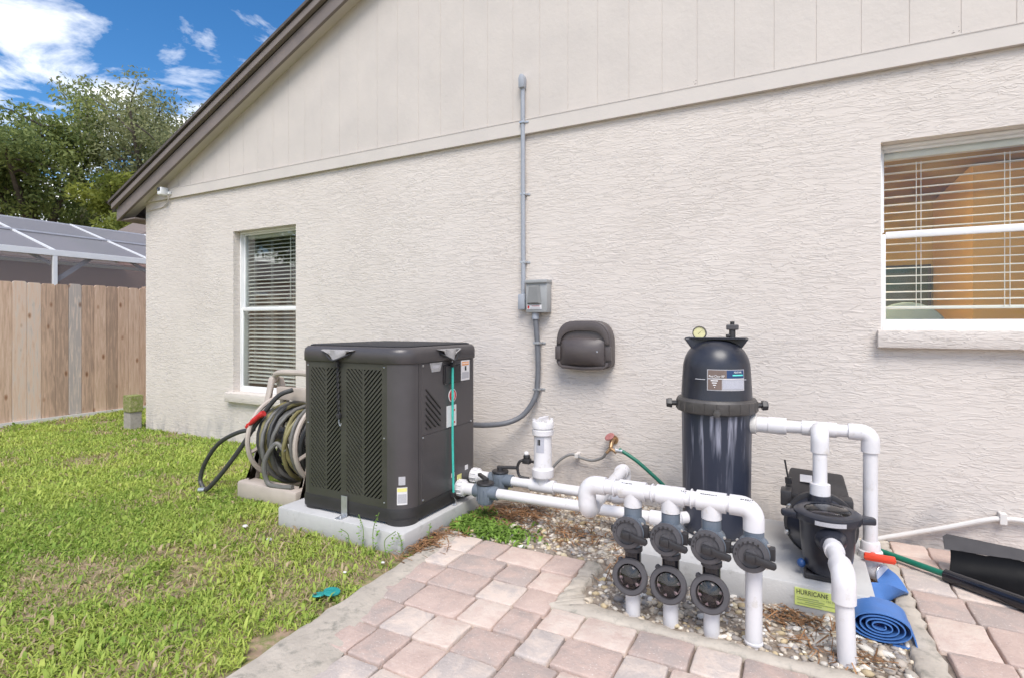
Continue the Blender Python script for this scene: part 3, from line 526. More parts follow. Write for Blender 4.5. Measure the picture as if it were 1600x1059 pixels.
M().prism([(3.55, 3.14), (5.5, 4.52), (7.4, 3.17), (7.4, 3.33), (5.5, 4.71), (3.55, 3.31)], 'x', nx-1.6, nx+.22).build('gable_roof', MT['roofn'], nb, 0)
M().prism([(3.54, 3.13), (5.5, 4.52), (5.5, 4.64), (3.54, 3.25)], 'x', nx+.221, nx+.25).build('gable_fascia', pm('neighbour_fascia', (.48, .38, .32), .6, .08, 5), nb, 0)
for yy in (-9.5, -6.8): 
    q = bx(nx, nx+.03, yy, yy+1.1, 1.0, 2.1).build('window', MT['white'], nb, 0); bx(nx+.031, nx+.034, yy+.06, yy+1.04, 1.06, 2.04).build('pane', MT['glassL'], q, 0)
def tree(name, label, x, y, zb, zt, rad, nl, ls, dens, c0, c1, seed, nlimb=9):
    r = np.random.default_rng(seed); random.seed(seed); t = thing(name, label, 'tree', (x, y, -.03), 'trees beyond the neighbour house')
    tr = M(); zf = zb+(zt-zb)*.25; tr.tube(smoothpath([(x, y, -.1), (x+.1, y+.08, zf*.5), (x-.05, y, zf)], 5), [.26-.013*i for i in range(11)], 10); cl = []
    for i in range(nlimb):
        a = i*2.4+r.uniform(-.3, .3); rr = rad*r.uniform(.45, .95); ze = zb+(zt-zb)*r.uniform(.25, 1.0); rr *= math.sqrt(max(.12, 1-((ze-(zb+zt)/2)/((zt-zb)*.58))**2)); e = Vector((x+math.cos(a)*rr, y+math.sin(a)*rr, ze)); s = Vector((x, y, zf*r.uniform(.75, 1.0))); md = (s+e)/2+Vector((r.uniform(-.3, .3), r.uniform(-.3, .3), .25))
        pth = smoothpath([s, md, e], 6); tr.tube(pth, [.11*(1-.8*k/len(pth)) for k in range(len(pth))], 7); cl += [(pth[-1], rad*r.uniform(.18, .28)), (pth[-3], rad*.16)]
        for k in range(7):
            p = pth[random.randint(5, len(pth)-1)]; d = Vector((r.normal(), r.normal(), r.normal()*.6+.35)).normalized(); q = p+d*rad*r.uniform(.2, .5)
            tr.tube([p, (p+q)/2+Vector((0, 0, .08)), q], [.035, .022, .008], 5); cl += [(q, rad*r.uniform(.13, .27)), ((p+q)/2, rad*r.uniform(.10, .2))]
    tr.build('trunk', MT['bark'], t, base=True)
    cs = np.array([c[0][:] for c in cl]); cr = np.array([c[1] for c in cl]); k = r.choice(len(cl), nl, p=(cr**2)/(cr**2).sum()); off = r.normal(size=(nl, 3)); off /= np.linalg.norm(off, axis=1)[:, None]; off *= (r.random(nl)**(1/2.2))[:, None]*dens; off[:, 2] *= .62
    P = cs[k]+off*cr[k][:, None]; d = r.normal(size=(nl, 3))+[0, 0, -.2]; d /= np.linalg.norm(d, axis=1)[:, None]; u = np.cross(d, r.normal(size=(nl, 3))); u /= np.linalg.norm(u, axis=1)[:, None]; l = r.uniform(.6, 1.3, nl)[:, None]*ls; wv = l*.42
    V = np.stack([P, P+d*l*.5+u*wv*.5, P+d*l, P+d*l*.5-u*wv*.5], 1).reshape(-1, 3); tone = np.clip(r.normal(.5, .22, nl)+r.normal(0, .22, len(cl))[k], 0, 1)[:, None]
    me_ = npmesh('crown', V-np.array([x, y, -.03]), [(0, 1, 2, 3)], np.array(c0)*(1-tone)+np.array(c1)*tone, MT['leaf'], 4); o = bpy.data.objects.new('crown', me_); C.objects.link(o); o.parent = t
GA, GB = (.12, .17, .06), (.40, .45, .15)
tree('oak_tree', 'dense green tree left behind the screen cage', -21.5, 4.6, 2.6, 7.9, 3.3, 34000, .15, 1.0, GA, GB, 3, 12)
tree('oak_tree', 'tall sparse feathery tree against the sky beside the roof edge', -19.3, 7.2, 2.8, 9.0, 3.1, 25000, .14, 1.25, (.17, .20, .10), (.46, .46, .23), 5, 12)
tree('oak_tree', 'low yellow green tree just left of the roof corner', -17.6, 5.9, 2.0, 6.0, 2.3, 30000, .16, 1.0, (.13, .17, .035), (.38, .41, .09), 9, 9)
tree('oak_tree', 'dark green tree cut off by the left photo edge', -22.5, .2, 2.4, 8.6, 3.4, 36000, .16, 1.0, GA, (.2, .27, .06), 13, 11)
tree('oak_tree', 'leafy tree reflected in the narrow left window', -17.5, -12.0, 2.2, 7.5, 3.0, 22000, .18, 1.0, GA, GB, 17, 9)
random.seed(21)

# ------------------------------------------------------------------ things on the wall
# conduit riser
t = thing('conduit_riser', 'thin grey conduit pipe running up the wall into the siding', 'conduit', (-1.833, -.02, 1.30))
M().cyl((-1.833, -.024, 1.40), (-1.833, -.034, 2.98), .0165, n=14).build('pipe', MT['conduit'], t)
M().box(-1.862, -1.804, -.062, -.001, 1.305, 1.42).build('junction_fitting', MT['conduit'], t, 40, .008); M().box(-1.804, -1.784, -.045, -.02, 1.325, 1.350).build('nipple', MT['conduit'], t, 0, .004)
M().prism([(-1.856, 2.955), (-1.812, 2.955), (-1.810, 3.03), (-1.822, 3.058), (-1.846, 3.058), (-1.858, 3.03)], 'y', -.066, -.0125).build('end_cap', MT['conduit'], t, 40, .008)
for z in (1.66, 2.17): M().box(-1.855, -1.811, -.042, -.001, z-.008, z+.008).box(-1.812, -1.785, -.006, -.001, z-.008, z+.008).build('strap', MT['steel'], t, 0, .002, 1)
M().box(-1.855, -1.811, -.053, -.031, 2.695, 2.711).box(-1.812, -1.785, -.036, -.031, 2.695, 2.711).build('strap', MT['steel'], t, 0, .002, 1)
t = thing('disconnect_box', 'grey metal electrical disconnect box with warning sticker on wall', 'electrical box', (-1.70, -.05, 1.28))
bx(-1.783, -1.613, -.085, -.001, 1.283, 1.50).build('enclosure', MT['cbox'], t, 30, .005); M().prism([(-1.787, 1.495), (-1.609, 1.495), (-1.609, 1.520), (-1.787, 1.520)], 'y', -.10, -.001).build('rain_hood', MT['cbox'], t, 30, .004)
cv = M().add([(-1.768, -.086, 1.345), (-1.655, -.086, 1.345), (-1.668, -.086, 1.482), (-1.755, -.086, 1.482), (-1.758, -.108, 1.352), (-1.672, -.108, 1.352), (-1.690, -.098, 1.468), (-1.748, -.098, 1.468)], [(4, 5, 6, 7), (0, 1, 5, 4), (1, 2, 6, 5), (2, 3, 7, 6), (3, 0, 4, 7)]); cv.build('cover', MT['cboxd'], t, 20)
st_ = bx(-1.770, -1.655, -.0885, -.0855, 1.305, 1.337).build('warning_sticker', MT['sticker'], t, 0); bx(-1.766, -1.752, -.0895, -.0886, 1.310, 1.332).build('sticker_mark', MT['red'], st_, 0); text('lettering', 'WARNING', .013, MT['red'], st_, (-1.70, -.0888, 1.328), (R(90), 0, 0)); bx(-1.745, -1.662, -.0895, -.0886, 1.309, 1.317).build('sticker_print', MT['stick2'], st_, 0)
M().cyl((-1.722, -.045, 1.235), (-1.722, -.045, 1.284), .027, n=14).build('connector', MT['conduit'], t)
t = thing('flexible_conduit', 'dark grey flexible conduit looping down the wall to heat pump', 'conduit', (-1.72, -.05, .47))
pth = smoothpath([(-1.722, -.045, 1.24), (-1.712, -.042, 1.1), (-1.703, -.042, .95), (-1.706, -.045, .78), (-1.722, -.055, .66), (-1.80, -.09, .535), (-1.90, -.16, .478), (-2.0, -.30, .475), (-2.02, -.45, .50), (-2.02, -.57, .51)], 8); M().tube(pth, .0195, 12).build('conduit', MT['flex'], t)
for z, x in ((1.06, -1.709), (.72, -1.712)): M().box(x-.025, x+.024, -.068, -.001, z-.008, z+.008).box(x+.024, x+.05, -.007, -.001, z-.008, z+.008).build('strap', MT['steel'], t, 0, .002, 1)
# brown hose hanger
t = thing('hose_hanger', 'brown plastic hose storage pot with arched lid on wall', 'hose holder', (-1.333, -.08, .885)); hx, hz = -1.333, .885
def arch(w0, zb_, zs_, zt_, ex=.5, n=18, sag=.012):
    return [(hx-w0/2, hz+zb_+.035), (hx-w0/2+.012, hz+zb_+.010)]+[(hx+(w0/2-.03)*u, hz+zb_-sag*(1-u*u)) for u in np.linspace(-1, 1, 9)]+[(hx+w0/2-.012, hz+zb_+.010), (hx+w0/2, hz+zb_+.035)]+[(hx+w0/2*math.copysign(abs(math.cos(q))**ex, math.cos(q)), hz+zs_+(zt_-zs_)*math.sin(q)**.9) for q in np.linspace(.0, math.pi, n)]
M().prism(arch(.405, .012, .17, .338), 'y', -.100, -.001).build('shell', MT['brown'], t, 40, .012, 3)
def archband(w0, w1, z0_, zt0, zt1, d0, d1, name):
    o = [(hx+w0/2*math.copysign(abs(math.cos(q))**.55, math.cos(q)), hz+z0_+(zt0-z0_)*math.sin(q)) for q in np.linspace(0, math.pi, 18)]; i_ = [(hx+w1/2*math.copysign(abs(math.cos(q))**.6, math.cos(q)), hz+z0_+(zt1-z0_)*math.sin(q)) for q in np.linspace(0, math.pi, 18)]
    m = M(); n = 18; vs = [(p[0], d0, p[1]) for p in o]+[(p[0], d0, p[1]) for p in i_]+[(p[0], d1, p[1]) for p in o]+[(p[0], d1, p[1]) for p in i_]
    m.add(vs, [(k, k+1, n+k+1, n+k) for k in range(n-1)]+[(2*n+k, 3*n+k, 3*n+k+1, 2*n+k+1) for k in range(n-1)]+[(k, 2*n+k, 2*n+k+1, k+1) for k in range(n-1)]+[(n+k, n+k+1, 3*n+k+1, 3*n+k) for k in range(n-1)]+[(0, n, 3*n, 2*n), (n-1, 3*n-1, 4*n-1, 2*n-1)]); m.build(name, MT['brown'], t, 40, .004)
archband(.385, .325, .175, .325, .268, -.118, -.098, 'lid_arch')
nu, nv = 20, 12; vs = []
for j in range(nv+1):
    for i in range(nu+1):
        u, v = i/nu*2-1, j/nv*2-1; top = .196+.030*(1-u*u); bot = .036-.012*(1-u*u); zz = bot+(top-bot)*(v+1)/2; vs.append((hx+u*.158, -.108-.050*((1-u*u)*(1-v*v))**.75, hz+zz))
bl = M().add(vs, [(j*(nu+1)+i, j*(nu+1)+i+1, (j+1)*(nu+1)+i+1, (j+1)*(nu+1)+i) for j in range(nv) for i in range(nu)])
n0 = len(bl.v); ed = [i for i in range(nu+1)]+[(j+1)*(nu+1)-1 for j in range(1, nv+1)]+[nv*(nu+1)+i for i in range(nu-1, -1, -1)]+[j*(nu+1) for j in range(nv-1, 0, -1)]
bl.v += [(bl.v[i][0], -.099, bl.v[i][2]) for i in ed]; ne = len(ed); bl.f += [(ed[i], n0+i, n0+(i+1) % ne, ed[(i+1) % ne]) for i in range(ne)]; bl.build('front_pocket', MT['brown'], t, 45)
for s in (-1, 1): bx(hx+s*.184-.020, hx+s*.184+.020, -.114, -.085, hz+.066, hz+.160).build('side_clip', MT['brown'], t, 30, .004)
M().prism([(hx-.185, hz+.052), (hx-.185, hz+.030), (hx-.15, hz+.006), (hx, hz-.004), (hx+.15, hz+.006), (hx+.185, hz+.030), (hx+.185, hz+.052), (hx+.168, hz+.052), (hx+.16, hz+.028), (hx, hz+.016), (hx-.16, hz+.028), (hx-.168, hz+.052)], 'y', -.116, -.095).build('bottom_rim', MT['brown'], t, 30, .004)
M().lathe([(.006, 0), (.006, .004), (.001, .006)], (hx+.115, -.135, hz+.125), (0, -1, 0), 10).build('screw', MT['chrome'], t)
# small wall camera
t = thing('security_camera', 'small white security camera mounted under the gable rake', 'camera', (-6.36, -.05, 2.66)); M().box(-6.40, -6.325, -.12, -.031, 2.648, 2.735).build('housing', MT['white'], t, 40, .012); bx(-6.392, -6.335, -.125, -.119, 2.69, 2.728).build('lens_window', MT['blackg'], t, 30, .004); M().box(-6.30, -6.27, -.06, -.031, 2.655, 2.685).build('bracket', MT['white'], t, 30, .004)
M().tube(smoothpath([(-6.31, -.05, 2.65), (-6.33, -.034, 2.60), (-6.45, -.012, 2.545), (-6.62, -.012, 2.53), (-6.80, -.012, 2.525)], 6), .005, 8).build('cable', MT['trim'], t)
# white cable conduit low on the wall, right
t = thing('wall_cable', 'pale plastic conduit curving low along the right wall', 'conduit', (.7, -.03, .1)); M().tube(smoothpath([(.30, -.07, -.02), (.40, -.06, .02), (.52, -.045, .06), (.70, -.035, .125), (.85, -.03, .185), (.93, -.028, .203), (1.1, -.028, .207), (2.2, -.028, .21)], 8), .013, 10).build('tube', MT['pvcold'], t); M().box(.905, .935, -.045, -.001, .175, .232).build('strap', MT['pvcold'], t, 0, .003)
# spigot with splitter
t = thing('spigot', 'brass wall spigot with red wheel handle and splitter', 'spigot', (-1.139, -.06, .36)); M().cyl((-1.139, 0, .40), (-1.139, -.07, .40), .013, n=12).cyl((-1.139, -.055, .405), (-1.139, -.085, .36), .015, n=12).lathe([(.03, 0), (.03, .006)], (-1.139, 0, .40), (0, -1, 0), 14).build('faucet_body', MT['brass'], t)
M().lathe([(.010, 0), (.012, .008), (.034, .010), (.036, .016), (.030, .020), (.008, .018)], (-1.148, -.06, .420), (-.3, -.55, .8), 10).build('wheel_handle', pm('faded_red', (.36, .14, .13), .6, .3, 60), t); M().cyl((-1.14, -.09, .352), (-1.165, -.10, .325), .010, n=10).cyl((-1.13, -.09, .352), (-1.095, -.10, .335), .010, n=10).ico((-1.138, -.09, .352), (.016, .016, .016), 1).build('splitter', MT['brass'], t)
t = thing('green_garden_hose', 'dark green hose running from the wall spigot down behind filter', 'hose', (-.9, -.1, .2)); M().tube(smoothpath([(-1.075, -.10, .36), (-1.03, -.10, .338), (-.95, -.095, .29), (-.83, -.09, .195), (-.70, -.09, .085), (-.60, -.10, .015), (-.45, -.12, .0), (-.2, -.13, -.002), (.05, -.12, 0)], 8), .0125, 12).build('tube', MT['green'], t); M().cyl((-1.098, -.10, .352), (-1.05, -.10, .348), .016, n=12).build('hose_coupling', MT['steel'], t)
t = thing('grey_drain_hose', 'thin grey hose sagging between spigot and white chlorinator', 'hose', (-1.3, -.06, .25)); M().tube(smoothpath([(-1.165, -.10, .325), (-1.20, -.08, .285), (-1.28, -.06, .252), (-1.36, -.05, .258), (-1.44, -.05, .275), (-1.53, -.06, .22), (-1.60, -.07, .12), (-1.63, -.08, -.02)], 8), .010, 10).build('tube', MT['ghose'], t); bx(-1.41, -1.385, -.065, -.001, .255, .285).build('strap', MT['pvcold'], t, 0, .002)

# ------------------------------------------------------------------ heat pump on its pad
pd = M().prism([(-2.84, -1.385), (-1.885, -1.385), (-1.87, -1.37), (-1.87, -.47), (-2.84, -.47)], 'z', -.04, .08).build('heater_pad', MT['concrete'], smooth=30, bevel=.014); tag(pd, 'grey concrete pad under the large dark heat pump', 'concrete pad')
HX0, HX1, HY0, HY1, HB, HT = -2.725, -1.915, -1.31, -.56, .085, 1.07
hp = thing('heat_pump', 'large charcoal pool heat pump with chevron louvers on concrete pad', 'heat pump', ((HX0+HX1)/2, (HY0+HY1)/2, .08))
def rrect(x0, x1, y0, y1, r, k=8):
    o = []; rs = r if isinstance(r, tuple) else (r,)*4
    for (sx, sy, a0), r in zip(((1, 1, 0), (-1, 1, 90), (-1, -1, 180), (1, -1, 270)), rs):
        cx = (x1-r) if sx > 0 else (x0+r); cy = (y1-r) if sy > 0 else (y0+r)
        for i in range(k+1): q = R(a0+90*i/k); o.append((cx+r*math.cos(q), cy+r*math.sin(q)))
    return o
def loft(rings):
    m = M(); n = len(rings[0][0]); vs = [(x, y, z) for p, z in rings for x, y in p]; fs = [(l*n+i, l*n+(i+1) % n, (l+1)*n+(i+1) % n, (l+1)*n+i) for l in range(len(rings)-1) for i in range(n)]; fs += [tuple(range(n-1, -1, -1)), tuple(range((len(rings)-1)*n, len(rings)*n))]; return m.add(vs, fs)
def hr(d): return rrect(HX0-d, HX1+d, HY0-d, HY1+d, tuple(max(r_+d, .02) for r_ in (.055, .055, .07, .125)))
loft([(hr(.006), HB+.012), (hr(.008), HB+.06), (hr(.002), HB+.085)]).build('base_pan', MT['hpd'], hp, 40)
for cx, cy in ((HX0+.09, HY0+.09), (HX1-.09, HY0+.09), (HX0+.09, HY1-.09), (HX1-.09, HY1-.09)):
    m = loft([(rrect(cx-.093, cx+.093, cy-.093, cy+.093, .088), .0805), (rrect(cx-.093, cx+.093, cy-.093, cy+.093, .088), HB+.03)]); m.build('foot', MT['hpd'], hp, 40)
LT = .975   # underside of lid
# body: rounded corners and right/back faces as one shell, front face is the louvre panel
sh = M(); ring = rrect(HX0, HX1, HY0, HY1, (.055, .055, .07, .125)); fr = [p for p in ring]
z0, z1 = HB+.08, LT+.01; idx = list(range(len(ring)))
for i in idx:
    j = (i+1) % len(ring); a, b = ring[i], ring[j]
    if abs(a[1]-HY0) < 1e-6 and abs(b[1]-HY0) < 1e-6: continue        # front opening
    sh.add([(*a, z0), (*b, z0), (*b, z1), (*a, z1)], [(0, 1, 2, 3)])
sh2 = sh.build('body_shell', MT['hp'], hp, 40)
bm = bmesh.new(); bm.from_mesh(sh2.data); bmesh.ops.remove_doubles(bm, verts=bm.verts, dist=1e-5); bmesh.ops.recalc_face_normals(bm, faces=bm.faces); bm.to_mesh(sh2.data); bm.free(); sh2.data.shade_smooth(); sh2.data.set_sharp_from_angle(angle=R(40))
bx(HX0+.05, HX1-.10, HY0+.05, HY0+.08, z0, z1).build('coil', MT['coil'], hp, 0)
def clip(poly, x0, x1, z0, z1):
    for ax, lim, s in ((0, x0, 1), (0, x1, -1), (1, z0, 1), (1, z1, -1)):
        out = []
        for i in range(len(poly)):
            a, b = poly[i-1], poly[i]; da, db = (a[ax]-lim)*s, (b[ax]-lim)*s
            if (da >= 0) != (db >= 0): q = da/(da-db); out.append((a[0]+(b[0]-a[0])*q, a[1]+(b[1]-a[1])*q))
            if db >= 0: out.append(b)
        poly = out
        if not poly: return []
    return poly
def clipside(poly, x0, x1, ls, le):   # cut slanted bars to one column
    return clip(poly, x0, x1, ls, le)
F0, F1 = HX0+.07, HX1-.125
cols_ = [(-2.635, -2.515, 1), (-2.503, -2.39, -1), (-2.345, -2.222, 1), (-2.208, -2.078, -1)]; lz0, lz1 = HB+.13, LT-.035
lv = M(); yf, yb = HY0, HY0+.012
for a, b in ((F0, cols_[0][0]), (cols_[0][1], cols_[1][0]), (cols_[1][1], cols_[2][0]), (cols_[2][1], cols_[3][0]), (cols_[3][1], F1)): lv.box(a, b, yf, yb, z0, z1)
for a, b, s in cols_:
    lv.box(a, b, yf, yb, z0, lz0); lv.box(a, b, yf, yb, lz1, z1); pitch = .0285; bar = .0165; sl = 1.0*(b-a)
    z = lz0-sl-pitch
    while z < lz1+sl+pitch:
        zl, zr = (z+sl, z) if s == 1 else (z, z+sl)
        p = clip([(a, zl), (b, zr), (b, zr+bar), (a, zl+bar)], a, b, lz0, lz1)
        if len(p) > 2:
            n = len(p); lv.add([(q[0], yf, q[1]) for q in p]+[(q[0], yb, q[1]) for q in p], [tuple(range(n))]+[(i, i+n, (i+1) % n+n, (i+1) % n) for i in range(n)])
        z += pitch
lp = lv.build('louver_panel', MT['hpl'], hp, 0)
# little tabs of the side louvres that show at the left edge
tb = M()
for i in range(29): z = lz0+.02+i*.0285; tb.add([(HX0+.001, HY0+.09, z), (HX0-.012, HY0+.10, z-.004), (HX0-.012, HY0+.10, z+.007), (HX0+.001, HY0+.09, z+.013), (HX0+.001, HY0+.4, z), (HX0-.012, HY0+.4, z-.004), (HX0-.012, HY0+.4, z+.007), (HX0+.001, HY0+.4, z+.013)], [(0, 1, 2, 3), (7, 6, 5, 4), (0, 4, 5, 1), (1, 5, 6, 2), (2, 6, 7, 3)])
tag(tb.build('side_louvers', MT['hpl'], hp, 0), kind='stuff')
loft([(hr(.003), LT), (hr(.009), LT+.006), (hr(.009), HT-.038), (hr(.004), HT-.018), (hr(-.012), HT-.004), (hr(-.045), HT)]).build('lid', MT['hp'], hp, 50)
# fan cover cloth with grey corner flaps
cx_, cy_ = (HX0+HX1)/2, (HY0+HY1)/2
loft([(hr(-.030), HT-.006), (hr(-.028), HT+.003), (hr(-.045), HT+.008), (hr(-.16), HT+.013), (hr(-.30), HT+.015)]).build('fan_cover', MT['cloth'], hp, 60)
def flap(c, u, w, dwn, out):
    """hanging cloth corner: c top centre on the lid edge, u along the edge, out outward normal"""
    c, u, out = Vector(c), Vector(u), Vector(out); f = M(); n = 10; vs = []
    for i in range(n+1):
        s = i/n*2-1; top = c+u*(s*w)-out*.09+Vector((0, 0, .012)); mid = c+u*(s*w*.85)+out*.012+Vector((0, 0, -.006)); bot = c+u*(s*w*.6)+out*(.022+.012*math.cos(s*5))+Vector((0, 0, -dwn*(1-abs(s)**1.3)-.012)); vs += [top, mid, (mid+bot)/2+out*.008*math.sin(s*6), bot]
    f.add(vs, [(i*4+k, i*4+k+1, i*4+k+5, i*4+k+4) for i in range(n) for k in range(3)]); return f
for c, u, w, dwn, out in (((-2.40, HY0-.012, HT-.018), (1, 0, 0), .15, .055, (0, -1, 0)), ((HX1+.012, -.90, HT-.018), (0, 1, 0), .14, .065, (1, 0, 0))):
    fl = flap(c, u, w, dwn, out).build('cover_flap', MT['clothg'], hp, 60); e = [Vector(c)+Vector(u)*(s*w*1.02)-Vector(out)*.06+Vector(out)*(.10*(1-s*s))+Vector((0, 0, .010-(1-abs(s)**1.3)*(dwn+.02))) for s in np.linspace(-1, 1, 13)]
    M().tube(e, .006, 6).build('hem_cord', MT['cloth'], fl)
# braided bungee at the front, teal one at the side
m = M()
for ph in (0, math.pi): m.tube([(-2.405+.012*t_/30+.006*math.sin(t_*.9+ph), HY0-.014+.004*math.cos(t_*.9+ph), .955-.0095*t_) for t_ in range(31)], .0042, 6)
bk = m.build('bungee_cord', MT['cloth'], hp); M().box(-2.416, -2.394, HY0-.026, HY0-.002, .945, .985).build('hook_top', MT['black'], bk, 0, .004); M().box(-2.404, -2.380, HY0-.026, HY0-.002, .645, .675).build('hook_bottom', MT['black'], bk, 0, .004); M().tube(smoothpath([(-2.392, HY0-.012, .65), (-2.388, HY0-.016, .62), (-2.380, HY0-.014, .605), (-2.376, HY0-.01, .62)], 5), .0022, 6).build('hook_wire', MT['steel'], bk)
tbn = M().tube([(HX1+.022, -.876, .945), (HX1+.020, -.874, .5), (HX1+.026, -.873, .165)], .0075, 10).build('teal_bungee', MT['teal'], hp); M().box(HX1+.008, HX1+.034, -.888, -.864, .935, .965).build('hook_top', MT['black'], tbn, 0, .004); M().box(HX1+.010, HX1+.038, -.886, -.860, .135, .165).build('hook_bottom', MT['black'], tbn, 0, .004)
M().tube(smoothpath([(HX1+.024, -.873, .14), (HX1+.034, -.858, .11), (HX1+.030, -.862, .085), (HX1+.018, -.875, .092)], 6), .0028, 6).build('hook_wire', MT['steel'], tbn); M().cyl((HX1+.02, -.876, .96), (HX1+.014, -.872, 1.02), .0025, n=6).build('hook_wire', MT['steel'], tbn)
# right face details
X = HX1
def plate(name, y0, y1, z0_, z1_, mat, parent=hp, d=.0015, off=0.0, bev=0): return bx(X+off, X+off+d, y0, y1, z0_, z1_).build(name, mat, parent, 0, bev, 1)
pn = plate('upper_panel', -1.165, -.618, .562, LT-.004, MT['hp'], d=.003, bev=.001); pl_ = plate('lower_panel', -1.165, -.618, HB+.092, .556, MT['hp'], d=.003, bev=.001)
cp = plate('control_panel', -.952, -.772, .833, .952, MT['blackg'], d=.010, off=.0031, bev=.004); plate('control_door', -.940, -.785, .842, .944, MT['black'], cp, .003, .0132)
lg = M().lathe([(.042, 0), (.042, .003)], (X+.0032, -.853, .758), (1, 0, 0), 28).build('emblem', MT['sticker'], hp, 40)
M().lathe([(.036, 0), (.036, .0012)], (X+.0063, -.853, .758), (1, 0, 0), 28).build('emblem_disc', MT['red'], lg, 40)
M().add([(X+.0078, -.853+.030*math.cos(q)*r_, .758+.034*math.sin(q)) for q in np.linspace(-1.3, 1.3, 9) for r_ in (.15, .62)], [(i*2, i*2+1, i*2+3, i*2+2) for i in range(8)]).build('emblem_swoosh', MT['sticker'], lg, 0)
ws = plate('warning_label', -.755, -.655, .84, .968, MT['sticker'], off=.0031); plate('warning_header', -.745, -.665, .936, .958, MT['orangest'], ws, .0008, .0047); plate('warning_symbol', -.712, -.694, .902, .930, MT['ink'], ws, .0008, .0047); plate('warning_print', -.745, -.665, .852, .893, MT['stick2'], ws, .0008, .0047)
text('lettering', 'WARNING', .017, MT['inkw'], ws, (X+.0058, -.705, .947), (R(90), 0, R(90)))
bd = M().prism([(-1.088, .972), (-.962, .972), (-.985, .918), (-1.068, .918)], 'x', X+.0031, X+.005).build('name_badge', MT['steel'], hp, 0); plate('badge_print', -1.062, -.990, .938, .958, MT['stick2'], bd, .0006, .0051)
pl2 = plate('rating_plate', -.915, -.812, .568, .698, MT['sticker'], off=.0031, d=.003); [plate('rating_mark', -.838, -.826, z, z+.012, MT['red'], pl2, .0006, .0062) for z in (.585, .66)]
for y_, z_, w_, h_, mt in ((-.691, .275, .034, .03, 'sticker'), (-.846, .262, .035, .026, 'sticker'), (-.775, .232, .05, .035, 'ystick')): plate('small_sticker', y_-w_/2, y_+w_/2, z_-h_/2, z_+h_/2, MT[mt], off=.0031)
for i in range(7):      # pressed diagonal ribs
    z = .80-.037*i+.03; a, b = (-1.125, z), (-.980, z-.125)
    p = clip([(a[0], a[1]), (b[0], b[1]), (b[0], b[1]-.013), (a[0], a[1]-.013)], -1.125, -.980, .592, .826)
    if len(p) > 2: M().prism(p, 'x', X+.002, X+.009).build('pressed_rib', MT['hpd'], hp, 0, .002, 1)
for y_, z_ in ((-1.15, .548), (-.635, .565), (-1.15, .96), (-.635, .20), (-1.15, .19)): M().lathe([(.007, 0), (.006, .003), (.001, .005)], (X+.003, y_, z_), (1, 0, 0), 8).build('screw', MT['chrome'], hp)
for x_, z_ in ((-2.06, .955), (-2.06, .56), (-2.06, .2), (-2.66, .6), (-2.66, .95)): M().lathe([(.006, 0), (.005, .003), (.001, .005)], (x_, HY0, z_), (0, -1, 0), 8).build('screw', MT['chrome'], hp)
def cornerlabel(name, qa, qb, z0_, z1_, mt, d=.001, parent=hp):
    cx, cy, r = HX1-.125, HY0+.125, .125+d; m = M(); n = 6; vs = []
    for i in range(n+1): q = R(qa+(qb-qa)*i/n); vs += [(cx+r*math.cos(q), cy+r*math.sin(q), z0_), (cx+r*math.cos(q), cy+r*math.sin(q), z1_)]
    return m.add(vs, [(i*2, i*2+2, i*2+3, i*2+1) for i in range(n)]).build(name, MT[mt], parent, 40)
cornerlabel('approval_sticker', -58, -41, .305, .352, 'stick2'); cs_ = cornerlabel('spec_sticker', -62, -36, .195, .292, 'sticker'); cornerlabel('sticker_band', -61, -37, .268, .288, 'ystick', .002, cs_); cornerlabel('sticker_print', -60, -38, .205, .255, 'stick2', .002, cs_); cornerlabel('corner_seam', -1.5, 0, HB+.09, LT, 'hpd', .0012)
t = thing('hold_down_bracket', 'galvanised steel bracket bolted to pad in front of heat pump', 'bracket', (-2.35, -1.33, .08)); M().box(-2.372, -2.326, -1.326, -1.322, .081, .20).box(-2.372, -2.326, -1.375, -1.326, .0805, .0845).build('angle_plate', MT['steel'], t, 0, .001, 1); M().lathe([(.011, 0), (.011, .006), (.006, .007), (.006, .012)], (-2.349, -1.352, .0845), (0, 0, 1), 6).build('bolt', MT['steel'], t)

# ------------------------------------------------------------------ plumbing
PR = .0305
def pipe(t, *pts, r=PR, mat='pvc', name='pipe'): return M().tube([Vector(p) for p in pts], r, 20).build(name, MT[mat], t)
def sock(t, c, d, l=.045, r=.0385, mat='pvc', name='coupling'):
    c, d = Vector(c), Vector(d).normalized(); return M().lathe([(r-.002, 0), (r, .003), (r, l-.003), (r-.002, l)], c, d, 20).build(name, MT[mat], t, 30)
def elbow(t, c, d1, d2, R_=.045, ext=.04, r=.0385, mat='pvc'):
    c, d1, d2 = Vector(c), Vector(d1).normalized(), Vector(d2).normalized(); p = [c+d1*(R_+ext), c+d1*R_]
    for i in range(1, 8):
        a = i/8*math.pi/2; p.append(c+d1*R_+d2*R_-d1*R_*math.sin(a)-d2*R_*math.cos(a))
    p += [c+d2*R_, c+d2*(R_+ext)]; return M().tube(p, r, 20).build('elbow', MT[mat], t, 40)
def tee(t, c, d, b, L_=.075, r=.0385, bl=.07, mat='pvc'):
    c, d, b = Vector(c), Vector(d).normalized(), Vector(b).normalized(); return M().tube([c-d*L_, c+d*L_], r, 20).tube([c, c+b*bl], [r*.98, r], 20).build('tee', MT[mat], t, 40)
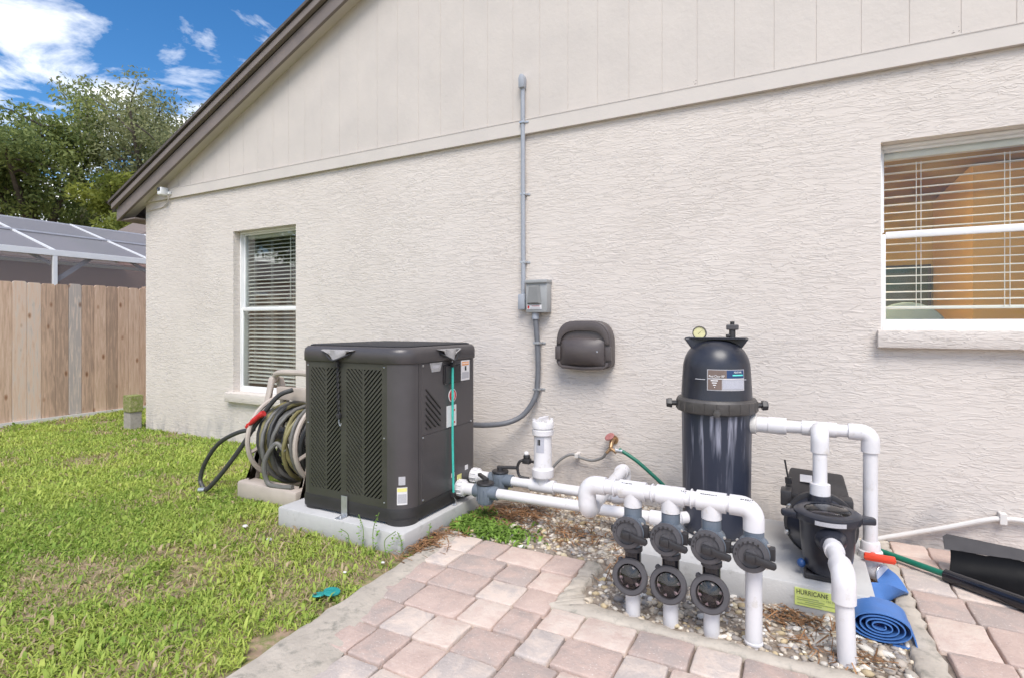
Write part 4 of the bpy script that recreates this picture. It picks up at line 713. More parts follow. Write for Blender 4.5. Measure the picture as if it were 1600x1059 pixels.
# manifold with four valves
MY, MZ = -1.42, .505; xv = [-.619, -.464, -.307, -.155]
mf = thing('valve_manifold', 'white pipe manifold with four black handled valves in gravel', 'pipe manifold', (-.45, MY, -.02))
pipe(mf, (-.775, MY, MZ), (-.19, MY, MZ)); elbow(mf, (-.822, MY, MZ), (1, 0, 0), (0, 0, -1)); elbow(mf, (xv[3], MY, MZ), (-1, 0, 0), (0, 0, -1)); elbow(mf, (-.822, MY, .385), (0, 0, 1), (0, 1, 0), .04, .03)
for x in xv[:3]: tee(mf, (x, MY, MZ), (1, 0, 0), (0, 0, -1), .055, .0385, .065)
for x, z in ((-.70, MZ), (-.54, MZ), (-.385, MZ)): sock(mf, (x, MY, z), (1, 0, 0), .006, .0395, name='glue_ring')
for x_, l_ in ((-.66, .05), (-.345, .07), (-.20, .05), (-.42, .03)):
    for k_ in range(int(l_/.008)): M().box(x_+k_*.008, x_+k_*.008+random.uniform(.003, .006), MY-.0250, MY-.0200, MZ+.0318, MZ+.0335).build('print_mark', MT['ink'], mf, 0)
pipe(mf, (-.822, MY+.06, .385), (-.885, -.68, .372)); elbow(mf, (-.889, -.62, .37), (0, -1, 0), (0, 0, -1), .035, .03)
pipe(mf, (-.889, -.62, .34), (-.889, -.62, .25)); 
def valve(t, x, y, z, last):
    v = M().lathe([(.0365, .085), (.0365, .045), (.05, .03), (.058, .0), (.058, -.02), (.05, -.04), (.0365, -.055), (.0365, -.075)], (x, y, z), (0, 0, 1), 22).lathe([(.050, .0), (.056, .045), (.060, .055)], (x, y, z), (0, -1, 0), 22).build('valve', MT['greyv'], t, 40)
    yf = y-.056; M().lathe([(.062, 0), (.064, .006), (.060, .016), (.045, .018), (.043, .012), (.024, .012), (.022, .022), (.004, .023)], (x-.006, yf, z-.006), (0, -1, .12), 26).build('dial', MT['dgrey'], v, 35)
    m = M()
    for i in range(13):
        q = R(60+i*20); c = Vector((x-.006+.0515*math.cos(q), yf-.0175, z-.006+.0515*math.sin(q))); m.box(c.x-.003, c.x+.003, c.y-.0012, c.y+.002, c.z-.004, c.z+.004)
    m.build('dial_marks', MT['black'], v, 0)
    hd = M(); d = Vector((.95, 0, -.20)).normalized(); n_ = Vector((-d.z, 0, d.x)); c = Vector((x-.004, yf-.026, z-.008)); pts = [(-.022, .016), (.02, .017), (.040, .012), (.062, .014), (.082, .012), (.088, 0), (.082, -.012), (.062, -.014), (.040, -.012), (.02, -.017), (-.022, -.016)]
    poly = [c+d*a+n_*b for a, b in pts]; n2 = len(poly); hd.add([(p.x, p.y+.008, p.z) for p in poly]+[(p.x, p.y-.010, p.z) for p in poly], [tuple(range(n2)), tuple(range(2*n2-1, n2-1, -1))]+[(i, i+n2, (i+1) % n2+n2, (i+1) % n2) for i in range(n2)]); hd.build('handle', MT['black'], v, 30, .004)
    M().box(x-.022, x+.012, yf-.044, yf-.034, z-.022, z+.008).build('stop_knob', MT['black'], v, 30, .005)
    for q in (.62, -.75, 2.5): M().lathe([(.006, 0), (.006, .005), (.002, .006)], (x+.066*math.cos(q), yf+.006, z+.066*math.sin(q)), (0, -1, 0), 8).build('screw', MT['chrome'], v)
    M().box(x-.079, x-.055, yf+.0, yf+.02, z-.016, z+.012).build('lug', MT['black'], v, 0, .005); M().box(x+.050, x+.076, yf+.004, yf+.03, z-.02, z+.03).build('lug', MT['black'], v, 0, .005)
def checkvalve(t, x, y, z):
    v = M().lathe([(.034, .10), (.034, .045), (.048, .03), (.055, 0), (.048, -.05), (.034, -.07)], (x, y, z), (0, 0, 1), 22).build('check_valve', MT['blackg'], t, 40); ax = Vector((0, -.98, .2)).normalized(); o = Vector((x, y-.035, z))
    M().lathe([(.052, -.02), (.070, 0), (.073, .006), (.073, .018), (.068, .024), (.052, .024), (.050, .012), (.050, .008)], o, ax, 28, caps=False).build('lid_ring', MT['dgrey'], v, 35)
    M().lathe([(.050, 0), (.046, .006), (.0, .010)], o+ax*.014, ax, 24, caps=False).build('clear_lid', MT['clear'], v, 40)
    fl = M(); d_, a_, b_ = frame(ax)
    for k in range(6):
        q = k*math.pi/3+.3; e = a_*math.cos(q)+b_*math.sin(q); s_ = d_.cross(e); p0 = o+ax*.004; fl.add([p0+e*.006-s_*.004, p0+e*.045-s_*.008, p0+e*.045+s_*.006, p0+e*.006+s_*.004, p0+ax*.004+e*.006, p0+ax*.005+e*.045], [(0, 1, 2, 3), (0, 4, 5, 1), (3, 2, 5, 4)])
    fl.lathe([(.048, -.006), (.048, -.004)], o, ax, 20); fl.build('flapper', pm('flapper_plastic', (.36, .29, .30), .35, .3, 60), v, 0)
    for q in (.6, 2.5, -.9): p = o+(a_*math.cos(q)+b_*math.sin(q))*.072; M().ico(p, (.014, .012, .014), 1).build('lid_tab', MT['dgrey'], v)
for i, x in enumerate(xv):
    valve(mf, x, MY, .352, i == 3)
    if i < 3:
        sock(mf, (x, MY, .275), (0, 0, -1), .02, .040, 'dgrey', 'collar'); checkvalve(mf, x, MY, .160); pipe(mf, (x, MY, .10), (x, MY, -.03))
    else: pipe(mf, (x, MY, .29), (x, MY, -.03)); sock(mf, (x, MY, -.01), (0, 0, 1), .012, .034, name='ground_collar')
# heater loop
hl = thing('heater_pipes', 'two white pipes with grey valves joining heat pump and manifold', 'pipes', (-1.4, -.7, .1)); FY, FZ, RY_, RZ = -.79, .172, -.62, .205
for y_, z_ in ((FY, FZ), (RY_, RZ)):
    m = M().lathe([(.030, 0), (.048, .004), (.050, .015), (.048, .055), (.040, .06), (.0365, .065), (.0365, .13)], (X+.002, y_, z_), (1, 0, 0), 24); u_ = m.build('union_nut', MT['pvc'], hl, 30); m = M()
    for k in range(12): q = k*math.pi/6; m.cyl((X+.012, y_+.0495*math.cos(q), z_+.0495*math.sin(q)), (X+.052, y_+.0495*math.cos(q), z_+.0495*math.sin(q)), .004, n=6)
    m.build('grip_ribs', MT['pvc'], u_)
def upvalve(t, x, y, z, hd):
    v = M().lathe([(.046, -.07), (.050, -.06), (.052, .03), (.048, .045)], (x, y, z), (0, 0, 1), 22).cyl((x-.075, y, z), (x+.09, y, z), .040, n=20).build('valve', MT['greyv'], t, 40); M().lathe([(.052, .0), (.055, .006), (.052, .014), (.020, .018), (.018, .034), (.006, .036)], (x, y, z+.045), (0, 0, 1), 22).build('cap', MT['black'], v, 40)
    d = Vector((*hd, 0)).normalized(); n_ = Vector((-d.y, d.x, 0)); c = Vector((x, y, z+.078)); pts = [(-.02, .016), (.03, .014), (.11, .012), (.115, 0), (.11, -.012), (.03, -.014), (-.02, -.016)]; M().prism([tuple((c+d*a+n_*b)[:2]) for a, b in pts], 'z', c.z-.008, c.z+.010).build('handle', MT['black'], v, 30, .004)
    m = M()
    for k in range(10): q = k*math.pi/5; m.box(x+.052*math.cos(q)-.003, x+.052*math.cos(q)+.003, y+.052*math.sin(q)-.003, y+.052*math.sin(q)+.003, z-.055, z+.02)
    m.build('body_ribs', MT['greyv'], v, 0)
upvalve(hl, -1.71, FY, FZ, (-.75, .6)); upvalve(hl, -1.70, RY_, RZ, (.9, .35))
pipe(hl, (-1.62, FY, FZ), (-.62, FY, FZ+.012)); sock(hl, (-.70, FY, FZ+.011), (1, 0, 0), .09); pipe(hl, (-1.61, RY_, RZ), (-.96, RY_, RZ)); elbow(hl, (-.889, RY_, RZ), (-1, 0, 0), (0, 0, 1), .035, .03); tee(hl, (-1.40, RY_, RZ), (1, 0, 0), (0, 0, 1), .08, .042, .06)
elbow(hl, (-.575, FY, FZ+.012), (-1, 0, 0), (0, 1, 0), .035, .02); pipe(hl, (-.575, FY+.04, FZ+.012), (-.50, -.68, FZ+.012))
pipe(hl, (-1.80, FY, FZ), (-1.77, FY, FZ)); pipe(hl, (-1.80, RY_, RZ), (-1.77, RY_, RZ))
cl_ = thing('chlorinator', 'white upright inline chlorinator canister on the rear heater pipe', 'chlorinator', (-1.40, RY_, .25)); M().lathe([(.046, .262), (.066, .265), (.068, .272), (.068, .312), (.058, .322), (.056, .33), (.054, .52)], (-1.40, RY_, 0), n=28).build('canister', MT['pvc'], cl_, 35)
M().lathe([(.063, .52), (.066, .524), (.066, .552), (.060, .556), (.060, .562), (.067, .565), (.067, .600), (.063, .606), (.0, .607)], (-1.40, RY_, 0), n=28).build('cap', MT['pvc'], cl_, 35); m = M(); m.box(-1.412, -1.388, RY_-.06, RY_+.06, .606, .628)
for q in range(4): a = q*math.pi/2+.7; m.cyl((-1.40+.056*math.cos(a), RY_+.056*math.sin(a), .60), (-1.40+.056*math.cos(a), RY_+.056*math.sin(a), .620), .010, n=8)
m.build('cap_grip', MT['pvc'], cl_, 30)
lb_ = M(); vs = []
for i in range(7): q = R(-112+i*9); vs += [(-1.40+.0562*math.cos(q), RY_+.0562*math.sin(q), .42), (-1.40+.0562*math.cos(q), RY_+.0562*math.sin(q), .515)]
lb_.add(vs, [(i*2, i*2+2, i*2+3, i*2+1) for i in range(6)]); lbo = lb_.build('label', MT['table'], cl_, 40); M().add([(-1.40+.0568*math.cos(R(q)), RY_+.0568*math.sin(R(q)), z) for q in (-100, -82) for z in (.465, .50)], [(0, 2, 3, 1)]).build('label_mark', MT['ink'], lbo, 0)
M().tube(smoothpath([(-1.46, RY_, .345), (-1.52, RY_+.01, .345), (-1.555, RY_, .34), (-1.575, RY_, .30), (-1.56, RY_, .245), (-1.50, RY_+.01, .235)], 6), .009, 8).build('feed_tube', MT['black'], cl_); M().box(-1.535, -1.485, RY_-.02, RY_+.02, .33, .362).lathe([(.020, 0), (.022, .006), (.022, .022)], (-1.51, RY_, .36), n=12).build('control_valve', MT['black'], cl_, 30, .004); M().ico((-1.512, RY_, .392), (.017, .017, .015), 2).build('valve_knob', MT['pvc'], cl_)

# equipment pad
ep = M().prism([(-.69, -1.065), (.26, -1.065), (.27, -1.05), (.27, -.27), (-.70, -.27), (-.70, -1.055)], 'z', -.03, .10).build('equipment_pad', MT['concrete'], smooth=30, bevel=.016); tag(ep, 'low grey concrete pad under the pool filter and pump', 'concrete pad')
lab = thing('pad_label', 'yellow green printed label on the front edge of equipment pad', 'label', (.06, -1.067, .02)); lo = bx(-.02, .155, -1.069, -1.0655, .012, .085).build('label_sheet', MT['lime'], lab, 0)
text('lettering', 'HURRICANE', .026, MT['ink'], lo, (.045, -1.0698, .069), (R(90), 0, 0)).scale = (.82, 1.05, 1); text('lettering', 'PAD', .022, MT['table'], lo, (.131, -1.0698, .069), (R(90), 0, 0)).scale = (.8, 1.1, 1)
text('lettering', '- 150 MPH', .013, MT['limei'], lo, (.115, -1.0698, .050), (R(90), 0, 0))
for a, b, z in ((-.012, .07, .046), (-.012, .09, .038), (.02, .14, .030), (-.01, .08, .022)): bx(a, b, -1.0697, -1.0691, z-.0016, z+.0016).build('print_line', MT['limei'], lo, 0)

# pool filter
FXC, FYC = -.395, -.60
pf = thing('pool_filter', 'tall black pool cartridge filter tank with clamp ring and gauge', 'pool filter', (FXC, FYC, .10)); r0 = .176
M().lathe([(.15, .101), (.165, .12), (r0-.006, .16), (r0-.004, .40), (r0, .735), (r0+.008, .74), (r0+.008, .752)], (FXC, FYC, 0), n=44).build('lower_tank', MT['tank'], pf, 40)
dome = [(r0+.006, .80), (r0+.002, .82), (r0-.002, .90), (r0-.006, .96)]+[((r0-.006)*math.cos(q)**.72, .955+.160*math.sin(q)) for q in np.linspace(.12, 1.52, 14)]; M().lathe(dome, (FXC, FYC, 0), n=44).build('upper_dome', MT['pump'], pf, 40)
M().lathe([(r0+.004, .738), (r0+.024, .744), (r0+.028, .752), (r0+.026, .800), (r0+.018, .812), (r0+.004, .814)], (FXC, FYC, 0), n=44).build('clamp_ring', MT['clamp'], pf, 30)
m = M()
for k in range(22): q = k*2*math.pi/22; c, s_ = math.cos(q), math.sin(q); m.add([(FXC+(r0+.0275)*c-.0015*s_, FYC+(r0+.0275)*s_+.0015*c, .752), (FXC+(r0+.031)*c, FYC+(r0+.031)*s_, .752), (FXC+(r0+.0275)*c+.0015*s_, FYC+(r0+.0275)*s_-.0015*c, .752), (FXC+(r0+.0255)*c-.0015*s_, FYC+(r0+.0255)*s_+.0015*c, .800), (FXC+(r0+.029)*c, FYC+(r0+.029)*s_, .800), (FXC+(r0+.0255)*c+.0015*s_, FYC+(r0+.0255)*s_-.0015*c, .800)], [(0, 1, 4, 3), (1, 2, 5, 4)])
m.build('clamp_ribs', MT['clamp'], pf, 0)
for q in (R(195), R(15)):
    c = Vector((FXC+(r0+.05)*math.cos(q), FYC+(r0+.05)*math.sin(q), .775)); d = Vector((math.cos(q), math.sin(q), 0)); M().cyl(c-d*.03, c+d*.005, .014, n=10).lathe([(.026, 0), (.028, .006), (.024, .028), (.018, .030)], c, d, 6).build('clamp_knob', MT['black'], pf, 30)
M().lathe([(.020, 0), (.022, .008), (.018, .028), (.006, .03)], (FXC+.03, FYC-r0-.026, .757), (.1, -1, 0), 6).build('clamp_nut', MT['clamp'], pf, 30)
# flange across the top
fm = M(); top, bot = 1.122, 1.055; vv = [(-.165, top), (.165, top), (.135, bot+.025), (.115, bot), (-.115, bot), (-.135, bot+.025)]; ca, sa = math.cos(R(20)), math.sin(R(20))
n = len(vv); fm.add([(FXC+u*ca+.012*sa, FYC+u*sa-.012*ca, z) for u, z in vv]+[(FXC+u*ca-.012*sa, FYC+u*sa+.012*ca, z) for u, z in vv], [tuple(range(n)), tuple(range(2*n-1, n-1, -1))]+[(i, i+n, (i+1) % n+n, (i+1) % n) for i in range(n)]); fm.build('top_flange', MT['pump'], pf, 0, .004); M().box(FXC-.15, FXC+.15, FYC-.06, FYC+.06, top-.003, top+.006).build('top_plate', MT['pump'], pf, 0, .003)
gz = Vector((FXC-.078, FYC-.045, 1.152)); ax = Vector((.1, -1, .05)); ga = M().lathe([(.020, .03), (.036, .026), (.036, -.004), (.034, -.010), (.031, -.010), (.031, -.004)], gz, -ax, 24, caps=False).cyl(gz+Vector((0, .012, -.034)), gz+Vector((0, .012, -.01)), .008, n=8).build('pressure_gauge', MT['clamp'], pf, 35); M().lathe([(.0, .0055), (.0312, .0055)], gz, ax, 24, caps=False).build('gauge_dial', pm('gauge_face', (.66, .62, .34), .4, .08, 40), ga, 0); M().add([gz+ax.normalized()*.0065+Vector(p) for p in ((-.014, 0, -.012), (-.011, 0, -.014), (.016, 0, .016))], [(0, 1, 2)]).build('gauge_needle', MT['ink'], ga, 0)
ar = Vector((FXC+.082, FYC-.02, 1.12)); av = M().cyl(ar, ar+Vector((0, 0, .055)), .016, n=14).cyl(ar+Vector((0, 0, .018)), ar+Vector((-.028, -.012, .018)), .009, n=10).build('air_relief_valve', MT['black'], pf, 35); M().box(ar.x-.028, ar.x+.030, ar.y-.02, ar.y+.02, 1.168, 1.196).build('valve_cap', MT['dgrey'], av, 0, .005); M().cyl(ar+Vector((0, 0, .075)), ar+Vector((0, 0, .092)), .011, n=8).build('valve_stud', MT['black'], av)
def curved(name, a0, a1, z0_, z1_, mat, parent, d=.001, rr=r0-.001):
    vs = []; n = 8
    for i in range(n+1): q = R(a0+(a1-a0)*i/n); vs += [(FXC+(rr+d)*math.cos(q), FYC+(rr+d)*math.sin(q), z0_), (FXC+(rr+d-.002*(z1_-.82)/.14)*math.cos(q), FYC+(rr+d-.002*(z1_-.82)/.14)*math.sin(q), z1_)]
    return M().add(vs, [(i*2, i*2+2, i*2+3, i*2+1) for i in range(n)]).build(name, MT[mat], parent, 40)
fl_ = curved('label', -97.0, -34.0, 0.866, 0.972, 'stick2', pf, .0015); curved('label_field', -95.5, -66.3, 0.9283, 0.9687, 'taupe', fl_, .0025); curved('label_field', -66.3, -35.5, 0.9283, 0.9687, 'navy', fl_, .0025); curved('label_field', -95.5, -74.0, 0.8704, 0.9239, 'taupe', fl_, .0025); curved('label_table', -72.4, -35.5, 0.8747, 0.9239, 'table', fl_, .0025); curved('label_wave', -57.0, -37.8, 0.9403, 0.9469, 'aqua', fl_, .0035); curved('label_line', -95.5, -35.5, 0.9239, 0.9272, 'sticker', fl_, .003)
def ctext(s, a, z, size, mat, sx=1):
    q = R(a); o = text('lettering', s, size, MT[mat], fl_, (FXC+(r0+.0036)*math.cos(q), FYC+(r0+.0036)*math.sin(q), z), (R(90), 0, q+R(90))); o.scale = (sx, 1, 1)
ctext('Posi-Clear RP', -82, .938, .017, 'inkw', .78); ctext('PENTAIR', -48.5, .958, .013, 'inkw', .85)
for k, z in enumerate((.914, .903, .892, .881)): curved('label_print', -91+k*1.8, -80-k*1.5, z, z+.004, 'sticker', fl_, .0032)
for a0, a1 in ((-118, -100), (-40, -28)): curved('moulded_line', a0, a1, .918, .921, 'stick2', pf, .0008)
curved('moulded_line', -100, -36, .845, .848, 'stick2', pf, .0008)

# pool pump
pp = thing('pool_pump', 'black pool pump with clear strainer lid and drive box', 'pool pump', (.105, -.75, .10)); px_, py0 = .105, -.94
body = [(.065, .125), (.085, .14), (.098, .20), (.105, .27), (.108, .33), (.114, .355)]; M().lathe(body, (px_, py0, 0), n=32).build('strainer_housing', MT['pump'], pp, 45)
M().lathe([(.110, .350), (.128, .356), (.132, .366), (.130, .384), (.118, .392), (.090, .393)], (px_, py0, 0), n=36, caps=False).build('lid_ring', MT['pump'], pp, 35); M().lathe([(.092, .389), (.080, .398), (.04, .404), (.0, .405)], (px_, py0, 0), n=32, caps=False).build('clear_lid', MT['clear'], pp, 50); M().lathe([(.0, .33), (.08, .33), (.085, .36)], (px_, py0, 0), n=24, caps=False).build('basket', pm('basket_grey', (.16, .16, .175), .5, .3, 120), pp, 40)
for s in (-1, 1):
    d = Vector((s*.98, .12*s, 0)).normalized(); n_ = Vector((-d.y, d.x, 0)); c = Vector((px_, py0, 0)); M().prism([tuple((c+d*a+n_*b)[:2]) for a, b in ((.112, .045), (.145, .030), (.178, .022), (.182, 0), (.178, -.020), (.145, -.026), (.112, -.045))], 'z', .352, .378).build('lid_handle', MT['pump'], pp, 30, .006)
m = M(); vs = []
for i in range(7): q = R(-112+i*8.5); vs += [(px_+.1335*math.cos(q), py0+.1335*math.sin(q), .360), (px_+.1335*math.cos(q), py0+.1335*math.sin(q), .378)]
m.add(vs, [(i*2, i*2+2, i*2+3, i*2+1) for i in range(6)]).build('lid_sticker', MT['stick2'], pp, 40)
M().lathe([(.060, 0), (.062, .02), (.055, .05), (.044, .07), (.044, .105)], (px_+.008, py0-.06, .295), (.02, -1, .0), 24).build('suction_port', MT['pump'], pp, 40); M().cyl((px_-.02, -.85, .25), (px_-.02, -.74, .25), .08, .14, 28).build('volute', MT['pump'], pp, 45)
M().lathe([(.140, 0), (.155, .004), (.155, .03), (.140, .036)], (px_-.02, -.735, .255), (0, 1, 0), 32).build('seal_plate', MT['black'], pp, 35); M().lathe([(.09, 0), (.095, .03), (.095, .26), (.085, .29), (.05, .30)], (px_-.01, -.70, .25), (0, 1, 0), 28).build('motor', MT['black'], pp, 40)
for q in (200, 250, 320, 20, 150): a = R(q); M().lathe([(.012, 0), (.012, .012), (.006, .014)], (px_-.02+.150*math.cos(a), -.737, .255+.150*math.sin(a)), (0, -1, 0), 8).build('bolt', MT['chrome'], pp)
dr = M().add([(-.075, -.66, .30), (.215, -.66, .30), (.215, -.36, .30), (-.075, -.36, .30), (-.075, -.66, .370), (.215, -.66, .360), (.195, -.40, .430), (-.045, -.40, .440)], [(0, 3, 2, 1), (4, 5, 6, 7), (0, 1, 5, 4), (1, 2, 6, 5), (2, 3, 7, 6), (3, 0, 4, 7)]).build('drive_box', MT['black'], pp, 25, .012)
bx(-.085, -.035, -.69, -.60, .31, .385).build('drive_corner', MT['black'], dr, 25, .008); bx(.165, .222, -.685, -.60, .30, .372).build('drive_corner', MT['black'], dr, 25, .008); M().add([(.0, -.55, .404), (.055, -.55, .403), (.055, -.48, .423), (.0, -.48, .424)], [(0, 1, 2, 3)]).build('drive_sticker', MT['sticker'], dr, 0)
M().cyl((-.05, -.60, .40), (-.052, -.60, .43), .016, n=8).cyl((-.052, -.60, .42), (-.068, -.595, .515), .0045, n=8).build('antenna', MT['black'], dr)
M().box(px_-.09, px_+.09, -1.0, -.70, .1005, .128).box(px_-.08, px_+.06, -.60, -.44, .1005, .165).build('pump_foot', MT['black'], pp, 0, .008); M().ico((px_-.10, py0-.03, .155), (.018, .018, .02), 2).build('drain_plug', pm('drain_blue', (.02, .07, .22), .4), pp)
M().lathe([(.050, 0), (.052, .02), (.046, .06)], (.083, -.75, .345), (0, 0, 1), 22).build('discharge_port', MT['pump'], pp, 40)
# suction line and filter feed line
sn_ = thing('suction_pipe', 'white suction pipe bending down into gravel in front of pump', 'pipe', (.148, -1.39, -.02)); pipe(sn_, (.112, -1.06, .300), (.136, -1.34, .298)); elbow(sn_, (.14, -1.385, .297), (-.08, 1, 0), (0, 0, -1), .04, .055, .040); pipe(sn_, (.14, -1.385, .24), (.150, -1.388, -.03)); sock(sn_, (.118, -1.13, .2995), (.08, -1, 0), .045, .037)
fd = thing('filter_feed_pipe', 'white pipe bridge from filter port over pump to red valve', 'pipe', (.1, -.6, .2)); HZ = .685
M().lathe([(.050, 0), (.052, .006), (.050, .03), (.040, .034)], (FXC+.165, FYC, HZ), (1, 0, 0), 20).build('union_nut', MT['pvcold'], fd, 30); sock(fd, (FXC+.198, FYC, HZ), (1, 0, 0), .055, .040, name='adapter'); sock(fd, (FXC+.25, FYC, HZ), (1, 0, 0), .085, .0425, name='coupling'); pipe(fd, (FXC+.2, FYC, HZ), (.26, FYC, HZ)); tee(fd, (.083, FYC, HZ), (1, 0, 0), (0, -1, 0), .075, .037, .06); elbow(fd, (.083, -.72, HZ), (0, 1, 0), (0, 0, -1), .04, .05, .039); pipe(fd, (.083, -.72, HZ-.05), (.083, -.745, .40)); sock(fd, (.083, -.742, .455), (0, -.08, -1), .085, .043)
elbow(fd, (.295, FYC, HZ), (-1, 0, 0), (0, 0, -1), .04, .05, .039); pipe(fd, (.295, FYC, HZ-.06), (.295, FYC, .165))
bv = M().lathe([(.037, .175), (.040, .17), (.042, .135), (.050, .13), (.052, .10), (.048, .075), (.036, .07)], (.295, FYC, 0), n=22).build('ball_valve', MT['pvc'], fd, 35); M().lathe([(.016, 0), (.016, .02)], (.300, FYC-.045, .125), (0, -1, .1), 10).box(.262, .385, FYC-.085, FYC-.060, .108, .142).build('red_handle', MT['redv'], bv, 30, .008); M().box(.262, .385, FYC-.0866, FYC-.0852, .121, .129).build('handle_ridge', MT['redv'], bv, 0)
elbow(fd, (.302, FYC-.005, .045), (-.1, .05, 1), (.62, -.55, -.1), .02, .03, .043)
# blue lay-flat hose
bh = thing('blue_discharge_hose', 'blue flat discharge hose clamped to valve and rolled up on gravel', 'hose', (.29, -1.13, -.01)); rb = M()
def ribbon(path, wv, th=.004):
    m = M(); n = len(path); vs = []
    for i in range(n):
        p = Vector(path[i]); t_ = (Vector(path[min(i+1, n-1)])-Vector(path[max(i-1, 0)])).normalized(); w_ = Vector(wv[i]); nn = t_.cross(w_).normalized()*th/2; vs += [p-w_/2-nn, p+w_/2-nn, p+w_/2+nn, p-w_/2+nn]
    fs = [(i*4+k, i*4+(k+1) % 4, i*4+4+(k+1) % 4, i*4+4+k) for i in range(n-1) for k in range(4)]+[(3, 2, 1, 0), ((n-1)*4, (n-1)*4+1, (n-1)*4+2, (n-1)*4+3)]; return m.add(vs, fs)
key = [((.335, -.632, .040), (.05, .04, .05)), ((.360, -.67, .030), (.075, .05, .03)), ((.375, -.73, .015), (.10, .03, -.01)), ((.360, -.80, .006), (.09, .05, .06)), ((.315, -.86, .035), (.03, .085, .07)), ((.265, -.91, .045), (-.03, .12, .05)), ((.215, -.97, .045), (-.05, .13, .02)), ((.180, -1.04, .055), (-.02, .14, .0)), ((.165, -1.12, .050), (0, .14, 0))]
kp = smoothpath([k[0] for k in key], 5); kw = smoothpath([k[1] for k in key], 5); ribbon(kp, kw, .005).build('loose_length', MT['blue'], bh, 40)
cxh, czh, tot = .272, .050, 4.6; sp_ = []
for i in range(150): q = math.pi*.97+i/149*tot*2*math.pi; f = 1-.86*i/149; sp_.append((cxh+.107*f*math.cos(q), -1.12, czh+(.058*f)*math.sin(q)))
ribbon(sp_, [(0, .14, 0)]*150, .0042).build('rolled_coil', MT['blue'], bh, 40)
ribbon([(.378, -1.12, .03), (.385, -1.12, .0), (.36, -1.12, -.012), (.31, -1.12, -.010)], [(0, .14, 0)]*4, .005).build('hose_end', MT['blue'], bh, 40); M().tube([(Vector((.338, -.640, .042))+Vector((.62, .75, 0)).normalized()*.044*math.cos(q)+Vector((0, 0, 1))*.044*math.sin(q)) for q in np.linspace(0, 2*math.pi, 20)], .004, 6).build('hose_clamp', MT['steel'], bh)

# ------------------------------------------------------------------ loose things
# shovel at right
sv = thing('scoop_shovel', 'black plastic scoop shovel with green handle lying on the pavers', 'shovel', (.7, -.45, 0)); n = 12; vs = []
for i in range(n+1):
    s_ = .52*i/n; Fp = Vector((.606+.79*s_, -.470-.60*s_, 0)); Bp = Vector((.640+.99*s_, -.385-.10*s_, 0)); zb_ = .115+.03*s_; wob = .004*math.sin(i*1.7)
    pr = [Fp+Vector((-.01, -.012, .006)), Fp+Vector((-.014, -.016, .028)), Fp+Vector((0, .004, .042)), Fp*.85+Bp*.15+Vector((0, 0, .022)), Fp*.5+Bp*.5+Vector((0, 0, .018)), Fp*.15+Bp*.85+Vector((0, 0, .045)), Bp+Vector((0, .01, zb_*.8+wob)), Bp+Vector((0, .012, zb_+wob)), Bp+Vector((0, .018, zb_+wob)), Bp+Vector((.004, .024, zb_*.7)), Fp*.15+Bp*.85+Vector((0, .012, .030)), Fp*.5+Bp*.5+Vector((0, 0, .008)), Fp+Vector((0, 0, .006))]; vs += pr
k_ = 13; M().add(vs, [(i*k_+j, i*k_+(j+1) % k_, (i+1)*k_+(j+1) % k_, (i+1)*k_+j) for i in range(n) for j in range(k_)]+[tuple(range(k_-1, -1, -1)), tuple(range(n*k_, (n+1)*k_))]).build('blade', pm('shovel_black', (.005, .005, .006), .5, .2, 12, spec=.12), sv, 40); M().tube([(.600+.79*s_, -.482-.60*s_, .030) for s_ in np.linspace(0, .52, 8)], .029, 16).build('front_lip', MT['blackg'], sv)
M().add([(.618, -.372, .116), (.60+.52*.99, -.42, .131), (1.12, -.405, .137), (.90, -.345, .160), (.64, -.300, .168), (.620, -.318, .160), (.618, -.366, .113), (.60+.52*.99, -.414, .128), (1.12, -.399, .134), (.90, -.339, .157), (.64, -.294, .165), (.620, -.312, .157)], [(0, 1, 2, 3, 4, 5), (11, 10, 9, 8, 7, 6)]+[(i, i+6, (i+1) % 6+6, (i+1) % 6) for i in range(6)]).build('back_plate', pm('plate_grey', (.045, .042, .045), .5, .15, 14), sv, 30)
M().cyl((.625, -.498, .032), (.10, -.105, .030), .0145, n=14).build('handle', MT['green'], sv)
# teal cap in the lawn
t = thing('sprinkler_cap', 'teal plastic cap lying flat in the grass near the edging', 'cap', (-1.88, -1.91, 0)); M().lathe([(.0, 0), (.036, 0), (.038, .004), (.036, .008), (.0, .009)], (-1.865, -1.885, -.008), (.1, .05, 1), 22).build('cap_disc', MT['tealcap'], t, 40); M().lathe([(.0, 0), (.027, 0), (.029, .003), (.027, .007), (.0, .008)], (-1.905, -1.925, -.012), (-.1, .1, 1), 18).build('broken_piece', MT['tealcap'], t, 40)
# blocks at the corner
o = bx(-6.99, -6.845, -.17, -.02, .175, .37).build('mossy_block', MT['moss'], smooth=0, bevel=.008); tag(o, 'mossy green block stacked on top at the house corner', 'block')
o = bx(-7.0, -6.86, -.16, -.03, -.035, .174).build('concrete_block', MT['block'], smooth=0, bevel=.008); tag(o, 'grey block under the mossy one at the house corner', 'block')
